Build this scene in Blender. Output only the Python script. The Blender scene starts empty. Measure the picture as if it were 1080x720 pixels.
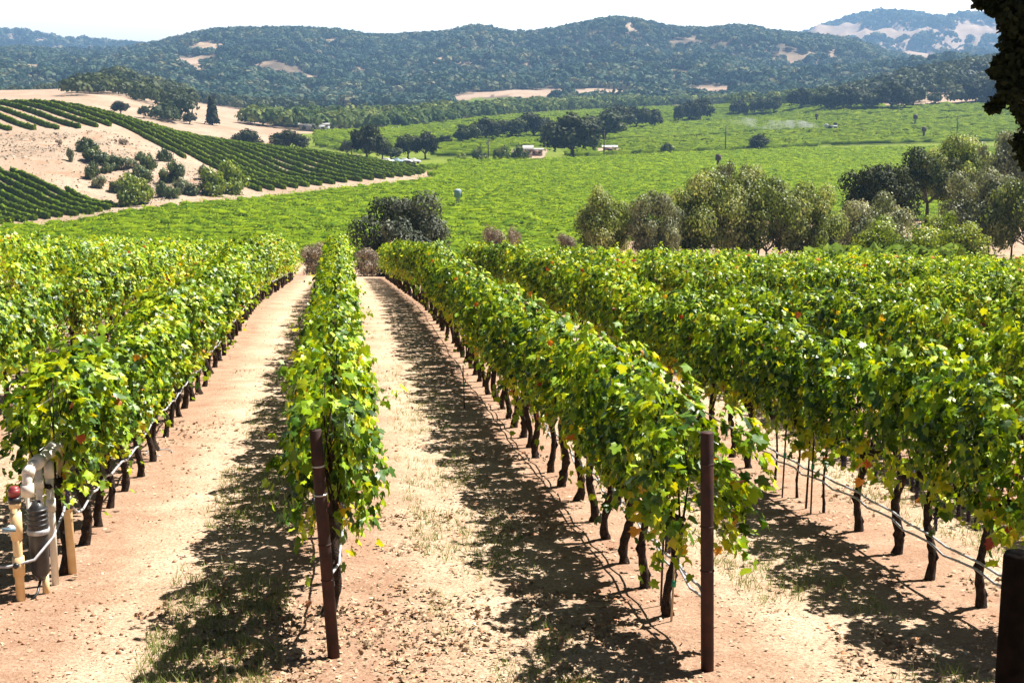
import bpy, math, random
import numpy as np
from mathutils import Vector

# ------------------------------------------------------------------ camera, world, sun, exposure
scene = bpy.context.scene
COL = scene.collection
R = math.radians
CZ = 20.0
FPX = 1500.0
PITCH = math.atan(265 / 1500)
YAW = R(6.89)
cam_d = bpy.data.cameras.new("camera"); cam = bpy.data.objects.new("camera", cam_d); COL.objects.link(cam)
cam_d.sensor_width = 36; cam_d.lens = 50.0; cam_d.clip_start = 0.1; cam_d.clip_end = 30000
cam.location = (0, 0, CZ)
cam.rotation_euler = (math.pi / 2 - PITCH, 0, -YAW)
scene.camera = cam

SUN_EL = R(57)
SUN_H = np.array([0.92, 0.39]); SUN_H /= np.linalg.norm(SUN_H)
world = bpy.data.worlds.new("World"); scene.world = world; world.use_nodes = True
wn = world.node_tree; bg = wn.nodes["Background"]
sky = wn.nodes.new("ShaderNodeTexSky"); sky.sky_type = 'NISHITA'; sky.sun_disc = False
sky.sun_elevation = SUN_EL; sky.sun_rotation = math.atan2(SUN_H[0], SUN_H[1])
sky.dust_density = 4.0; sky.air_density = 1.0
# sky scaled by height: horizon band brightened to white, overhead dimmed to deepen shadows
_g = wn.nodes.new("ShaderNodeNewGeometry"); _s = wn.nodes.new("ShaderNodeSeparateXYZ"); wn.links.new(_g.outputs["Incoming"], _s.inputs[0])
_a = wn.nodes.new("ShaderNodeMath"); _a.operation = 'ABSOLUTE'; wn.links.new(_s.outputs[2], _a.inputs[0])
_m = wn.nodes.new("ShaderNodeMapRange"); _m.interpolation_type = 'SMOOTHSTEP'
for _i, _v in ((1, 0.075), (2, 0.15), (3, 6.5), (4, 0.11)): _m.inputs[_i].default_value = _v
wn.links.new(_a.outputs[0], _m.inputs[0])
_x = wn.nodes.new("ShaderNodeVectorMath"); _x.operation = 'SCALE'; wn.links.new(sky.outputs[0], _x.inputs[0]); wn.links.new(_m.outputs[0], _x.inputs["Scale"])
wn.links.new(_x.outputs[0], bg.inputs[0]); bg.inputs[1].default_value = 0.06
sl = bpy.data.lights.new("sun", 'SUN'); sl.energy = 5.0; sl.angle = R(0.5); sl.color = (1.0, 0.95, 0.87)
sun = bpy.data.objects.new("sun", sl); COL.objects.link(sun)
sdir = Vector((SUN_H[0] * math.cos(SUN_EL), SUN_H[1] * math.cos(SUN_EL), math.sin(SUN_EL)))
sun.rotation_euler = sdir.to_track_quat('Z', 'Y').to_euler(); sun.location = (50, 20, 60)
scene.view_settings.view_transform = 'Standard'; scene.view_settings.look = 'None'
scene.view_settings.gamma = 1.0; scene.view_settings.exposure = 1.4
scene.render.engine = 'CYCLES'
scene.cycles.max_bounces = 6; scene.cycles.diffuse_bounces = 1; scene.cycles.glossy_bounces = 2
scene.cycles.transmission_bounces = 3; scene.cycles.volume_bounces = 0; scene.cycles.transparent_max_bounces = 8
scene.cycles.use_denoising = True

# ------------------------------------------------------------------ frames and projection
FW = np.array([math.sin(YAW), math.cos(YAW)]); RT = np.array([math.cos(YAW), -math.sin(YAW)])
CT, ST = math.cos(PITCH), math.sin(PITCH)

def c2w(r, f):
    return r * RT[0] + f * FW[0], r * RT[1] + f * FW[1]

def w2c(X, Y):
    return X * RT[0] + Y * RT[1], X * FW[0] + Y * FW[1]

def project(X, Y, Z):
    r, f = w2c(X, Y); z = Z - CZ
    dep = f * CT - z * ST
    up = f * ST + z * CT
    dep = np.where(dep < 0.1, 0.1, dep)
    return 540 + FPX * r / dep, 360 - FPX * up / dep

def ray(px, py):
    cx = (px - 540) / FPX; cy = -(py - 360) / FPX
    F = CT + cy * ST; U = -ST + cy * CT
    return cx / F, U / F          # right per forward, up per forward

# ------------------------------------------------------------------ noise
def _hash(i, j, s):
    n = (i * 374761393 + j * 668265263 + s * 974634777) & 0xFFFFFFFF
    n = ((n ^ (n >> 13)) * 1274126177) & 0xFFFFFFFF
    return ((n ^ (n >> 16)) & 0xFFFFFF) / float(0xFFFFFF)

def vnoise(x, y, s=0):
    x = np.asarray(x, float); y = np.asarray(y, float)
    xi = np.floor(x).astype(np.int64); yi = np.floor(y).astype(np.int64)
    fx = x - xi; fy = y - yi
    fx = fx * fx * (3 - 2 * fx); fy = fy * fy * (3 - 2 * fy)
    a = _hash(xi, yi, s); b = _hash(xi + 1, yi, s); c = _hash(xi, yi + 1, s); d = _hash(xi + 1, yi + 1, s)
    return (a * (1 - fx) + b * fx) * (1 - fy) + (c * (1 - fx) + d * fx) * fy * 1.0

def fbm(x, y, s=0, o=4):
    t = 0; a = 0.5
    for k in range(o):
        t = t + a * (vnoise(x * 2 ** k, y * 2 ** k, s + k) - 0.5) * 2; a *= 0.5
    return t

def sstep(x, a, b):
    t = np.clip((x - a) / (b - a), 0, 1); return t * t * (3 - 2 * t)

# ------------------------------------------------------------------ terrain
# near slope: profile of drop below the camera along the rows
PB = [(413, 297), (450, 323), (470, 350), (507, 403), (640, 572), (665, 595), (720, 668), (746, 702)]
_pts = []
for px, py in PB:
    a, u = ray(px, py)
    # ray world dir: X = a*RT0+FW0 (per f)
    dx = a * RT[0] + FW[0]; dy = a * RT[1] + FW[1]
    f = 2.4 / dx
    _pts.append((f * dy, -u * f))
_pts.sort()
_L = [(-60, _pts[0][1] - 4.6), (0, _pts[0][1] - 0.75)] + _pts + [(78, _pts[-1][1] + 0.108 * (78 - _pts[-1][0])), (100, 12.7), (175, 21.5), (260, 34), (5000, 900)]
_Rp = [(-60, _pts[0][1] - 4.6), (0, _pts[0][1] - 0.75)] + [p for p in _pts if p[0] < 45] + [(50, 7.15), (75, 9.4), (95, 10.9), (120, 14.2), (175, 22.5), (260, 36), (5000, 900)]
_Bp = [p for p in _Rp if p[0] < 97] + [(138, 12.6), (158, 16), (200, 23), (260, 36), (5000, 900)]
_gy = np.arange(-60, 300, 0.5)
def _sm(pr):
    v = np.interp(_gy, [p[0] for p in pr], [p[1] for p in pr])
    k = np.hanning(21); k /= k.sum()
    return np.convolve(np.pad(v, 10, mode='reflect', reflect_type='odd'), k, mode='valid')
_gl, _gr, _gb = _sm(_L), _sm(_Rp), _sm(_Bp)

def near_h(X, Y):
    w = sstep(X, 3, 17)
    w2 = sstep(X, 25, 38)
    d = np.interp(Y, _gy, _gl) * (1 - w) + (np.interp(Y, _gy, _gr) * (1 - w2) + np.interp(Y, _gy, _gb) * w2) * w
    d = d + np.where(Y > 295, (Y - 295) * 0.4, 0)
    tilt = 0.035 * np.clip(X - 1.2, -25, 28) * sstep(Y, 4, 45) * (1 - sstep(Y, 90, 150))
    return CZ - d - tilt

def base_drop(f):
    return np.interp(f, [0, 430, 600, 800, 1000, 1400, 5000], [20.5, 20.5, 18.5, 15, 13, 12, 12])

CP = []   # (px, f, residual slope)
def cp(px, py, f):
    a, u = ray(px, py)
    CP.append((math.atan(a), f, (u * f + base_drop(f)) / f))
def cpd(px, f, drop):
    a, u = ray(px, 95)
    CP.append((math.atan(a), f, (base_drop(f) - drop) / f))
for px in (-900, -500, 520, 650, 800, 950, 1100, 1300, 1700, 2300):
    for f in (120, 200, 300, 430): cpd(px, f, 20.5)
for px in (520, 650, 800): 
    cpd(px, 600, 18.5); cpd(px, 800, 15); cpd(px, 1000, 13)
cpd(950, 600, 15); cpd(1100, 600, 14); cpd(1300, 600, 14)
for px, f in ((300, 120), (300, 200), (270, 262), (100, 120), (100, 190), (120, 225), (-100, 120), (-100, 205), (-300, 190), (360, 290), (450, 325), (450, 420), (400, 200), (400, 430), (300, 500)): cpd(px, f, 20.5)
# left hill
for c in ((-200, 215, 250), (0, 226, 240), (60, 222, 245), (0, 178, 270), (-200, 170, 280), (60, 196, 262), (110, 205, 262), (130, 200, 268), (180, 196, 272), (230, 196, 280),
          (0, 137, 325), (60, 136, 325), (110, 137, 325), (150, 150, 318), (215, 172, 312), (190, 178, 295), (130, 165, 297), (60, 160, 292), (0, 158, 297),
          (-200, 110, 370), (-60, 111, 370), (0, 110, 370), (60, 111, 372), (110, 120, 372), (150, 131, 370), (200, 145, 366), (260, 156, 364), (330, 165, 362), (400, 175, 365), (440, 181, 368), (300, 185, 325), (350, 182, 335)): cp(*c)
for px, f, d in ((-60, 440, 7), (0, 440, 8), (100, 440, 11), (150, 440, 14), (250, 440, 18), (-300, 440, 6)): cpd(px, f, d)
# tan hills and wooded knoll behind it
for c in ((-200, 98, 600), (0, 100, 600), (100, 100, 590), (140, 108, 580), (180, 122, 560), (200, 134, 520), (240, 140, 520), (330, 150, 520), (240, 126, 620), (290, 132, 640),
          (-100, 96, 800), (0, 97, 800), (60, 94, 800), (100, 90, 840), (130, 84, 850), (165, 94, 850), (200, 106, 850), (250, 122, 850), (320, 122, 850), (420, 118, 900)): cp(*c)
for px, f, d in ((0, 1050, 8), (130, 1050, 6), (250, 1050, 12), (400, 1050, 12)): cpd(px, f, d)
# main mountain
RIDGE = [(-700, 60), (-300, 58), (0, 56), (23, 54), (67, 59), (100, 61), (123, 57), (167, 49), (200, 41), (220, 37), (300, 34), (360, 37), (393, 42), (440, 40), (477, 37), (507, 32), (525, 36), (547, 38), (593, 34), (640, 24), (670, 25), (703, 32), (753, 34), (787, 32), (820, 38), (853, 41), (880, 44), (907, 48), (935, 60)]
for x, y in RIDGE:
    cp(x, y, 2200)
    cp(x, y + 12, 1950)
for x, y in ((-300, 95), (0, 95), (150, 98), (300, 108), (400, 112), (470, 107), (560, 103), (640, 102), (720, 104), (800, 100), (900, 98)): cp(x, y, 1250)
for x, y in ((-300, 78), (0, 76), (150, 76), (300, 72), (400, 76), (500, 78), (640, 70), (720, 74), (800, 72), (880, 80)): cp(x, y, 1650)
for x in (-300, 0, 200, 400, 600, 800): cp(x, 78, 3000)
for x, y in ((-400, 50), (-100, 44), (0, 41), (33, 43), (67, 50), (120, 56), (250, 62), (450, 66), (700, 66), (800, 50), (830, 38), (853, 33), (893, 24), (920, 19), (960, 17), (1007, 21), (1053, 22), (1100, 20), (1300, 30), (1700, 50)): cp(x, y, 4200)
for x, y in ((880, 64), (950, 62), (1000, 66), (1060, 64), (1200, 66), (1600, 70)): cp(x, y, 2900)
for x in (950, 1060, 1200): cp(x, 44, 3600)
# right wooded hill
for c in ((780, 113, 850), (840, 112, 830), (900, 112, 760), (940, 112, 760), (1000, 111, 750), (1060, 111, 740), (1200, 110, 740), (850, 108, 1000), (880, 104, 1000), (920, 94, 940), (960, 82, 980), (1000, 76, 1000), (1030, 71, 1010), (1060, 67, 1010), (1100, 62, 1000), (1300, 50, 1000), (1800, 50, 1000)): cp(*c)
for c in ((950, 82, 1400), (1020, 76, 1500), (1100, 72, 1500), (1300, 66, 1500), (960, 72, 2100), (1030, 72, 2100), (1300, 72, 2100)): cp(*c)
for x in (-900, -300, 200, 700, 1200, 2200): cp(x, 90, 5200)
_C = np.array(CP); _A = np.stack([_C[:, 0] * 2.6, np.log(_C[:, 1])], 1)
def _phi(d2): return np.sqrt(d2 + 0.0016)
_M = _phi(((_A[:, None] - _A[None]) ** 2).sum(2)) 
_W = np.linalg.solve(_M + np.eye(len(_A)) * 1e-6, _C[:, 2])

def far_h(X, Y):
    r, f = w2c(X, Y)
    rho = np.hypot(r, f)
    a = np.clip(np.arctan2(r, f), -0.75, 0.75)
    fe = np.maximum(rho * np.cos(a), 60)
    sh = np.shape(a); a = np.ravel(a); fe = np.ravel(fe)
    out = np.empty(a.shape)
    for i in range(0, len(a), 20000):
        q = np.stack([a[i:i + 20000] * 2.6, np.log(fe[i:i + 20000])], 1)
        d2 = ((q[:, None, :] - _A[None]) ** 2).sum(2)
        out[i:i + 20000] = _phi(d2) @ _W
    z = CZ - base_drop(fe) + out * fe
    mt = sstep(fe, 1150, 1500)
    XX = np.ravel(X); YY = np.ravel(Y)
    ridge = 1 - np.abs(fbm(XX / 260, YY / 260, 7, 4)) * 2
    z = z + mt * (1 - sstep(fe, 1850, 2150) * (1 - sstep(fe, 2300, 2700))) * (ridge - 0.55) * 26
    z = z + sstep(fe, 2600, 3200) * (1 - sstep(fe, 3900, 4150)) * (ridge - 0.55) * 40
    bank = sstep(fe, 240, 270) * (1 - sstep(fe, 312, 335)) * (1 - sstep(a, -0.24, -0.2))
    z = z + bank * fbm(XX / 9, YY / 9, 31, 4) * 0.9
    return z.reshape(sh)

def terrain(X, Y, detail=True):
    X = np.asarray(X, float); Y = np.asarray(Y, float)
    n = near_h(X, Y); f = far_h(X, Y)
    k = 1.5
    z = np.maximum(n, f) + k * np.exp(-np.abs(n - f) / k) * 0.5
    z = z + np.where(n > f, -k * 0.5 * np.exp(-np.abs(n - f) / k), 0) * 0
    if detail:
        z = z + fbm(X / 1.3, Y / 1.3, 3, 4) * 0.03
    return z

def hit(px, py, f0=4, f1=6000, n=1500):
    a, u = ray(px, py)
    fs = np.exp(np.linspace(math.log(f0), math.log(f1), n))
    X, Y = c2w(a * fs, fs)
    d = CZ + u * fs - terrain(X, Y, False)
    i = np.argmax(d < 0)
    if d[i] >= 0: return None
    t = d[i - 1] / (d[i - 1] - d[i]) if i else 0
    f = fs[i - 1] + (fs[i] - fs[i - 1]) * t
    x, y = c2w(a * f, f)
    return float(x), float(y), float(f)

def inpoly(px, py, poly):
    px = np.asarray(px); py = np.asarray(py); c = np.zeros(px.shape, bool); n = len(poly)
    for i in range(n):
        x0, y0 = poly[i]; x1, y1 = poly[(i + 1) % n]
        if y0 == y1: continue
        m = ((y0 > py) != (y1 > py)) & (px < (x1 - x0) * (py - y0) / (y1 - y0) + x0)
        c ^= m
    return c

# ------------------------------------------------------------------ mesh helpers
def mk(name, V, Fs, mat, parent=None, smooth=False, tint=None, link=True, col=None):
    """V (n,3); Fs: list of int arrays (m,k)"""
    me = bpy.data.meshes.new(name)
    V = np.asarray(V, np.float32)
    if isinstance(Fs, np.ndarray): Fs = [Fs]
    Fs = [np.asarray(F, np.int32) for F in Fs if len(F)]
    me.vertices.add(len(V)); me.vertices.foreach_set("co", V.ravel())
    tot = np.concatenate([np.full(len(F), F.shape[1], np.int32) for F in Fs])
    li = np.concatenate([F.ravel() for F in Fs])
    me.loops.add(len(li)); me.loops.foreach_set("vertex_index", li)
    me.polygons.add(len(tot))
    st = np.zeros(len(tot), np.int32); st[1:] = np.cumsum(tot)[:-1]
    me.polygons.foreach_set("loop_start", st)
    if smooth: me.polygons.foreach_set("use_smooth", np.ones(len(tot), bool))
    me.update(calc_edges=True)
    if tint is not None:
        at = me.attributes.new("tint", 'FLOAT', 'FACE'); at.data.foreach_set("value", np.asarray(tint, np.float32))
    if col is not None:
        at = me.attributes.new("zone", 'FLOAT_COLOR', 'POINT'); at.data.foreach_set("color", np.asarray(col, np.float32).ravel())
    for m in (mat if isinstance(mat, (list, tuple)) else [mat]): me.materials.append(m)
    if not link: return me
    o = bpy.data.objects.new(name, me); COL.objects.link(o)
    if parent: o.parent = parent
    return o

def use(name, me, parent=None):
    o = bpy.data.objects.new(name, me); COL.objects.link(o)
    if parent: o.parent = parent
    return o

def tag(o, label, cat, group=None, kind=None):
    if label: o["label"] = label
    if cat: o["category"] = cat
    if group: o["group"] = group
    if kind: o["kind"] = kind
    return o

def empty(name, loc, rz=0, sc=1.0):
    o = bpy.data.objects.new(name, None); COL.objects.link(o)
    o.location = loc; o.rotation_euler = (0, 0, rz)
    o.scale = (sc, sc, sc) if not isinstance(sc, tuple) else sc
    o.empty_display_size = 0.2
    return o

class MB:
    def __init__(s): s.V = []; s.F = {}; s.n = 0
    def add(s, V, F):
        V = np.asarray(V, float); F = np.asarray(F, int)
        s.V.append(V); s.F.setdefault(F.shape[1], []).append(F + s.n); s.n += len(V); return s
    def tube(s, pts, rad, sides=8, caps=True, jit=0, rng=None):
        pts = np.asarray(pts, float); n = len(pts)
        rad = np.full(n, rad) if np.isscalar(rad) else np.asarray(rad, float)
        t = np.gradient(pts, axis=0); t /= np.linalg.norm(t, axis=1)[:, None] + 1e-9
        ref = np.array([0, 0, 1.0]) if abs(t[:, 2]).mean() < 0.8 else np.array([1.0, 0, 0])
        a = np.cross(t, ref); a /= np.linalg.norm(a, axis=1)[:, None] + 1e-9
        b = np.cross(t, a)
        th = np.arange(sides) / sides * 2 * math.pi
        rr = rad[:, None] * np.ones((1, sides))
        if jit: rr = rr * (1 + rng.uniform(-jit, jit, rr.shape))
        V = pts[:, None] + rr[..., None] * (np.cos(th)[None, :, None] * a[:, None] + np.sin(th)[None, :, None] * b[:, None])
        i = np.arange(n - 1)[:, None] * sides; j = np.arange(sides)[None]; k = (j + 1) % sides
        F = np.stack([i + j, i + k, i + sides + k, i + sides + j], -1).reshape(-1, 4)
        V = V.reshape(-1, 3)
        s.add(V, F)
        if caps:
            c0 = s.n
            s.V.append(np.array([pts[0], pts[-1]])); s.n += 2
            base = c0 - n * sides
            j = np.arange(sides); k = (j + 1) % sides
            s.F.setdefault(3, []).append(np.stack([np.full(sides, c0), base + k, base + j], 1))
            s.F[3].append(np.stack([np.full(sides, c0 + 1), base + (n - 1) * sides + j, base + (n - 1) * sides + k], 1))
        return s
    def box(s, c, d, rz=0):
        c = np.array(c); d = np.array(d) / 2
        v = np.array([[x, y, z] for z in (-1, 1) for y in (-1, 1) for x in (-1, 1)]) * d
        cs, sn = math.cos(rz), math.sin(rz)
        v = np.stack([v[:, 0] * cs - v[:, 1] * sn, v[:, 0] * sn + v[:, 1] * cs, v[:, 2]], 1) + c
        return s.add(v, [[0, 2, 3, 1], [4, 5, 7, 6], [0, 1, 5, 4], [2, 6, 7, 3], [1, 3, 7, 5], [0, 4, 6, 2]])
    def build(s, name, mat, parent=None, smooth=False, link=True):
        return mk(name, np.concatenate(s.V), [np.concatenate(v) for v in s.F.values()], mat, parent, smooth, link=link)

# ------------------------------------------------------------------ materials
def mat(name):
    m = bpy.data.materials.new(name); m.use_nodes = True
    return m, m.node_tree, m.node_tree.nodes["Principled BSDF"], m.node_tree.nodes["Material Output"]

def noise_col(nt, scale, c0, c1, coord='Object', lo=0.35, hi=0.65, detail=6, rough=0.6):
    tc = nt.nodes.new("ShaderNodeTexCoord"); n = nt.nodes.new("ShaderNodeTexNoise")
    n.inputs["Scale"].default_value = scale; n.inputs["Detail"].default_value = detail; n.inputs["Roughness"].default_value = rough
    nt.links.new(tc.outputs[coord], n.inputs["Vector"])
    r = nt.nodes.new("ShaderNodeValToRGB")
    r.color_ramp.elements[0].position = lo; r.color_ramp.elements[1].position = hi
    r.color_ramp.elements[0].color = (*c0, 1); r.color_ramp.elements[1].color = (*c1, 1)
    nt.links.new(n.outputs["Fac"], r.inputs[0])
    return r, n, tc

def simple(name, c0, c1, scale=8, rough=0.6, bump=0.0, metal=0, spec=0.5):
    m, nt, p, out = mat(name)
    r, n, tc = noise_col(nt, scale, c0, c1)
    nt.links.new(r.outputs[0], p.inputs["Base Color"])
    p.inputs["Roughness"].default_value = rough; p.inputs["Metallic"].default_value = metal
    p.inputs["Specular IOR Level"].default_value = spec
    if bump:
        b = nt.nodes.new("ShaderNodeBump"); b.inputs["Strength"].default_value = 1; b.inputs["Distance"].default_value = bump
        n2 = nt.nodes.new("ShaderNodeTexNoise"); n2.inputs["Scale"].default_value = scale * 4; n2.inputs["Detail"].default_value = 5
        nt.links.new(tc.outputs["Object"], n2.inputs["Vector"])
        nt.links.new(n2.outputs["Fac"], b.inputs["Height"]); nt.links.new(b.outputs[0], p.inputs["Normal"])
    return m

def leafmat(name, stops, trans=0.45, rough=0.4, tgain=(1.3, 1.25, 0.55), objvar=0.15, spec=0.5, patch=None):
    """stops: list (pos, rgb) over the tint attribute"""
    m, nt, p, out = mat(name)
    at = nt.nodes.new("ShaderNodeAttribute"); at.attribute_name = "tint"
    r = nt.nodes.new("ShaderNodeValToRGB"); el = r.color_ramp.elements
    el[0].position = stops[0][0]; el[0].color = (*stops[0][1], 1)
    el[1].position = stops[-1][0]; el[1].color = (*stops[-1][1], 1)
    for pos, c in stops[1:-1]:
        e = el.new(pos); e.color = (*c, 1)
    fac = at.outputs["Fac"]
    if patch:   # slow drift of tone over the ground
        tc = nt.nodes.new("ShaderNodeNewGeometry"); n = nt.nodes.new("ShaderNodeTexNoise"); n.inputs["Scale"].default_value = patch[0]
        n.inputs["Detail"].default_value = 4
        nt.links.new(tc.outputs["Position"], n.inputs["Vector"])
        ma = nt.nodes.new("ShaderNodeMath"); ma.operation = 'MULTIPLY_ADD'; ma.inputs[1].default_value = patch[1]; 
        sb = nt.nodes.new("ShaderNodeMath"); sb.operation = 'SUBTRACT'; sb.inputs[1].default_value = 0.5
        nt.links.new(n.outputs["Fac"], sb.inputs[0]); nt.links.new(sb.outputs[0], ma.inputs[0]); nt.links.new(fac, ma.inputs[2])
        fac = ma.outputs[0]
    nt.links.new(fac, r.inputs[0])
    hs = nt.nodes.new("ShaderNodeHueSaturation")
    oi = nt.nodes.new("ShaderNodeObjectInfo")
    mr = nt.nodes.new("ShaderNodeMapRange"); mr.inputs["To Min"].default_value = 1 - objvar; mr.inputs["To Max"].default_value = 1 + objvar
    nt.links.new(oi.outputs["Random"], mr.inputs["Value"]); nt.links.new(mr.outputs[0], hs.inputs["Value"])
    nt.links.new(r.outputs[0], hs.inputs["Color"])
    nt.links.new(hs.outputs[0], p.inputs["Base Color"])
    p.inputs["Roughness"].default_value = rough; p.inputs["Specular IOR Level"].default_value = spec
    if trans:
        tr = nt.nodes.new("ShaderNodeBsdfTranslucent"); mx = nt.nodes.new("ShaderNodeMixShader"); mx.inputs[0].default_value = trans
        mm = nt.nodes.new("ShaderNodeMix"); mm.data_type = 'RGBA'; mm.blend_type = 'MULTIPLY'; mm.inputs[0].default_value = 1
        mm.inputs[7].default_value = (*tgain, 1)
        nt.links.new(hs.outputs[0], mm.inputs[6]); nt.links.new(mm.outputs[2], tr.inputs[0])
        nt.links.new(p.outputs[0], mx.inputs[1]); nt.links.new(tr.outputs[0], mx.inputs[2]); nt.links.new(mx.outputs[0], out.inputs[0])
    return m

M_vine = leafmat("vine_leaf", [(0, (.014, .042, .004)), (.3, (.05, .125, .004)), (.52, (.23, .37, .005)), (.76, (.5, .56, .012)), (.9, (.62, .5, .03)), (.96, (.55, .2, .02)), (1, (.3, .04, .02))], 0.24, 0.45, (1.9, 1.6, .3), patch=(0.5, .5))
M_row = leafmat("row_leaf", [(0, (.045, .085, .004)), (.5, (.1, .165, .006)), (1, (.24, .29, .012))], 0.3, 0.7, (1.4, 1.3, .5), spec=.08)
M_field = leafmat("field_leaf", [(0, (.06, .125, .001)), (.45, (.19, .275, .001)), (1, (.35, .41, .002))], 0.35, 0.7, spec=.08, tgain=(1.4, 1.3, .5), patch=(0.012, .3))
M_field2 = leafmat("pale_field_leaf", [(0, (.09, .15, .003)), (.5, (.19, .27, .005)), (1, (.36, .37, .025))], 0.3, 0.8, spec=.05, patch=(0.008, .5))
M_oak = leafmat("oak_leaf", [(0, (.018, .032, .012)), (.6, (.055, .075, .018)), (1, (.13, .14, .04))], 0.2, 0.6, spec=.15)
M_oakdark = leafmat("dark_oak_leaf", [(0, (.012, .02, .006)), (1, (.06, .07, .02))], 0.12, 0.6, spec=.12)
M_olive = leafmat("grey_leaf", [(0, (.06, .08, .035)), (.5, (.22, .24, .13)), (1, (.42, .40, .29))], 0.25, 0.5, spec=.3)
M_olive2 = leafmat("olive_green_leaf", [(0, (.04, .065, .012)), (.5, (.2, .25, .06)), (1, (.6, .6, .3))], 0.35, 0.5, spec=.3)
M_bush = leafmat("bush_leaf", [(0, (.03, .055, .015)), (.5, (.08, .12, .03)), (1, (.2, .22, .07))], 0.3, 0.5)
M_lime = leafmat("bright_leaf", [(0, (.08, .13, .01)), (.5, (.18, .25, .02)), (1, (.4, .42, .04))], 0.4, 0.45)
M_dry = leafmat("dry_leaf", [(0, (.13, .1, .07)), (.5, (.3, .24, .18)), (1, (.5, .42, .34))], 0.15, 0.8)
M_forest = leafmat("forest_leaf", [(0, (.018, .042, .034)), (.6, (.07, .115, .072)), (1, (.22, .21, .12))], 0.15, 0.8, spec=.05, patch=(0.02, .6))  # bluish base has distance haze mixed into the leaf colour
M_belt = leafmat("belt_leaf", [(0, (.04, .07, .025)), (.5, (.09, .13, .04)), (1, (.22, .24, .07))], 0.2, 0.8, spec=.05, patch=(0.03, .8))
M_grass = leafmat("grass_blade", [(0, (.12, .19, .03)), (.5, (.24, .3, .07)), (1, (.5, .42, .2))], 0.3, 0.6, (1, 1, .8))
M_litter = leafmat("litter", [(0, (.16, .09, .05)), (.35, (.38, .25, .15)), (.8, (.5, .37, .24)), (.94, (.66, .55, .4)), (1, (.5, .14, .03))], 0.0, 0.8, spec=.2)
M_bark = simple("vine_bark", (.02, .013, .009), (.07, .045, .032), 22, 0.95, 0.03, spec=.2)
M_tbark = simple("tree_bark", (.05, .04, .032), (.13, .1, .08), 3, 0.95, 0.05, spec=.2)
M_rust = simple("rusty_steel", (.02, .007, .005), (.06, .018, .011), 9, 0.75, 0.001, 0.2)
M_wire = simple("galvanised_wire", (.35, .35, .36), (.5, .5, .5), 20, 0.4, 0, 0.8)
M_hose = simple("grey_hose", (.3, .3, .33), (.5, .5, .52), 30, 0.35)
M_stake = simple("wood_stake", (.4, .28, .17), (.6, .45, .28), 12, 0.8, 0.002)
M_darkwood = simple("shade_dark_wood", (.004, .003, .002), (.014, .009, .007), 8, 0.9, 0.004, spec=.05)  # near-black base carries the shade on the corner post, no coating
M_pvc = simple("white_pvc", (.72, .66, .55), (.85, .82, .76), 6, 0.35)
M_pvc2 = simple("sun_yellowed_pvc", (.7, .45, .2), (.82, .62, .36), 6, 0.4)
M_blackp = simple("black_plastic", (.015, .015, .017), (.05, .05, .055), 8, 0.4)
M_redp = simple("red_plastic", (.22, .03, .03), (.3, .05, .05), 8, 0.4)
M_green = simple("green_tape", (.01, .2, .1), (.02, .3, .15), 8, 0.5)
M_grape = simple("grape_skin", (.008, .006, .02), (.03, .02, .06), 20, 0.4)
M_white = simple("white_paint", (.5, .5, .5), (.66, .66, .65), 3, 0.5)
M_bluegrey = simple("blue_grey_metal", (.12, .22, .3), (.25, .35, .42), 3, 0.5)
M_browncover = simple("maroon_cover", (.06, .03, .035), (.11, .06, .06), 3, 0.7)
M_greywall = simple("grey_wall", (.28, .31, .33), (.4, .42, .42), 1, 0.7)
M_roof = simple("pale_roof", (.3, .28, .27), (.42, .4, .38), 1, 0.6)
M_pinkwall = simple("pink_wall", (.42, .27, .22), (.5, .34, .28), 1, 0.8)
M_glass = simple("dark_glass", (.02, .025, .03), (.04, .045, .05), 3, 0.1)
M_tyre = simple("rubber", (.02, .02, .02), (.04, .04, .04), 6, 0.8)
M_orange = simple("orange_paint", (.6, .12, .03), (.7, .18, .05), 3, 0.5)

# terrain material: zone.r tan grass, zone.g field green, zone.b bare clay, rest forest floor
m, nt, p, out = mat("ground_mix")
L = nt.links.new
def N(t): return nt.nodes.new(t)
def mixc(fac, a, b):
    x = N("ShaderNodeMix"); x.data_type = 'RGBA'
    for s, v in ((0, fac), (6, a), (7, b)):
        if isinstance(v, (tuple, float, int)): x.inputs[s].default_value = (*v, 1) if isinstance(v, tuple) else v
        else: L(v, x.inputs[s])
    return x.outputs[2]
def nz(scale, detail=6, rough=.6, vec=None):
    n = N("ShaderNodeTexNoise"); n.inputs["Scale"].default_value = scale; n.inputs["Detail"].default_value = detail; n.inputs["Roughness"].default_value = rough
    L(vec or geo.outputs["Position"], n.inputs["Vector"]); return n.outputs["Fac"]
def mr(v, a, b, c=0., d=1.):
    x = N("ShaderNodeMapRange"); L(v, x.inputs[0])
    for i, q in enumerate((a, b, c, d)): x.inputs[i + 1].default_value = q
    return x.outputs[0]
geo = N("ShaderNodeNewGeometry")
za = N("ShaderNodeAttribute"); za.attribute_name = "zone"; zs = N("ShaderNodeSeparateColor"); L(za.outputs["Color"], zs.inputs[0])
px_ = N("ShaderNodeSeparateXYZ"); L(geo.outputs["Position"], px_.inputs[0])
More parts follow.
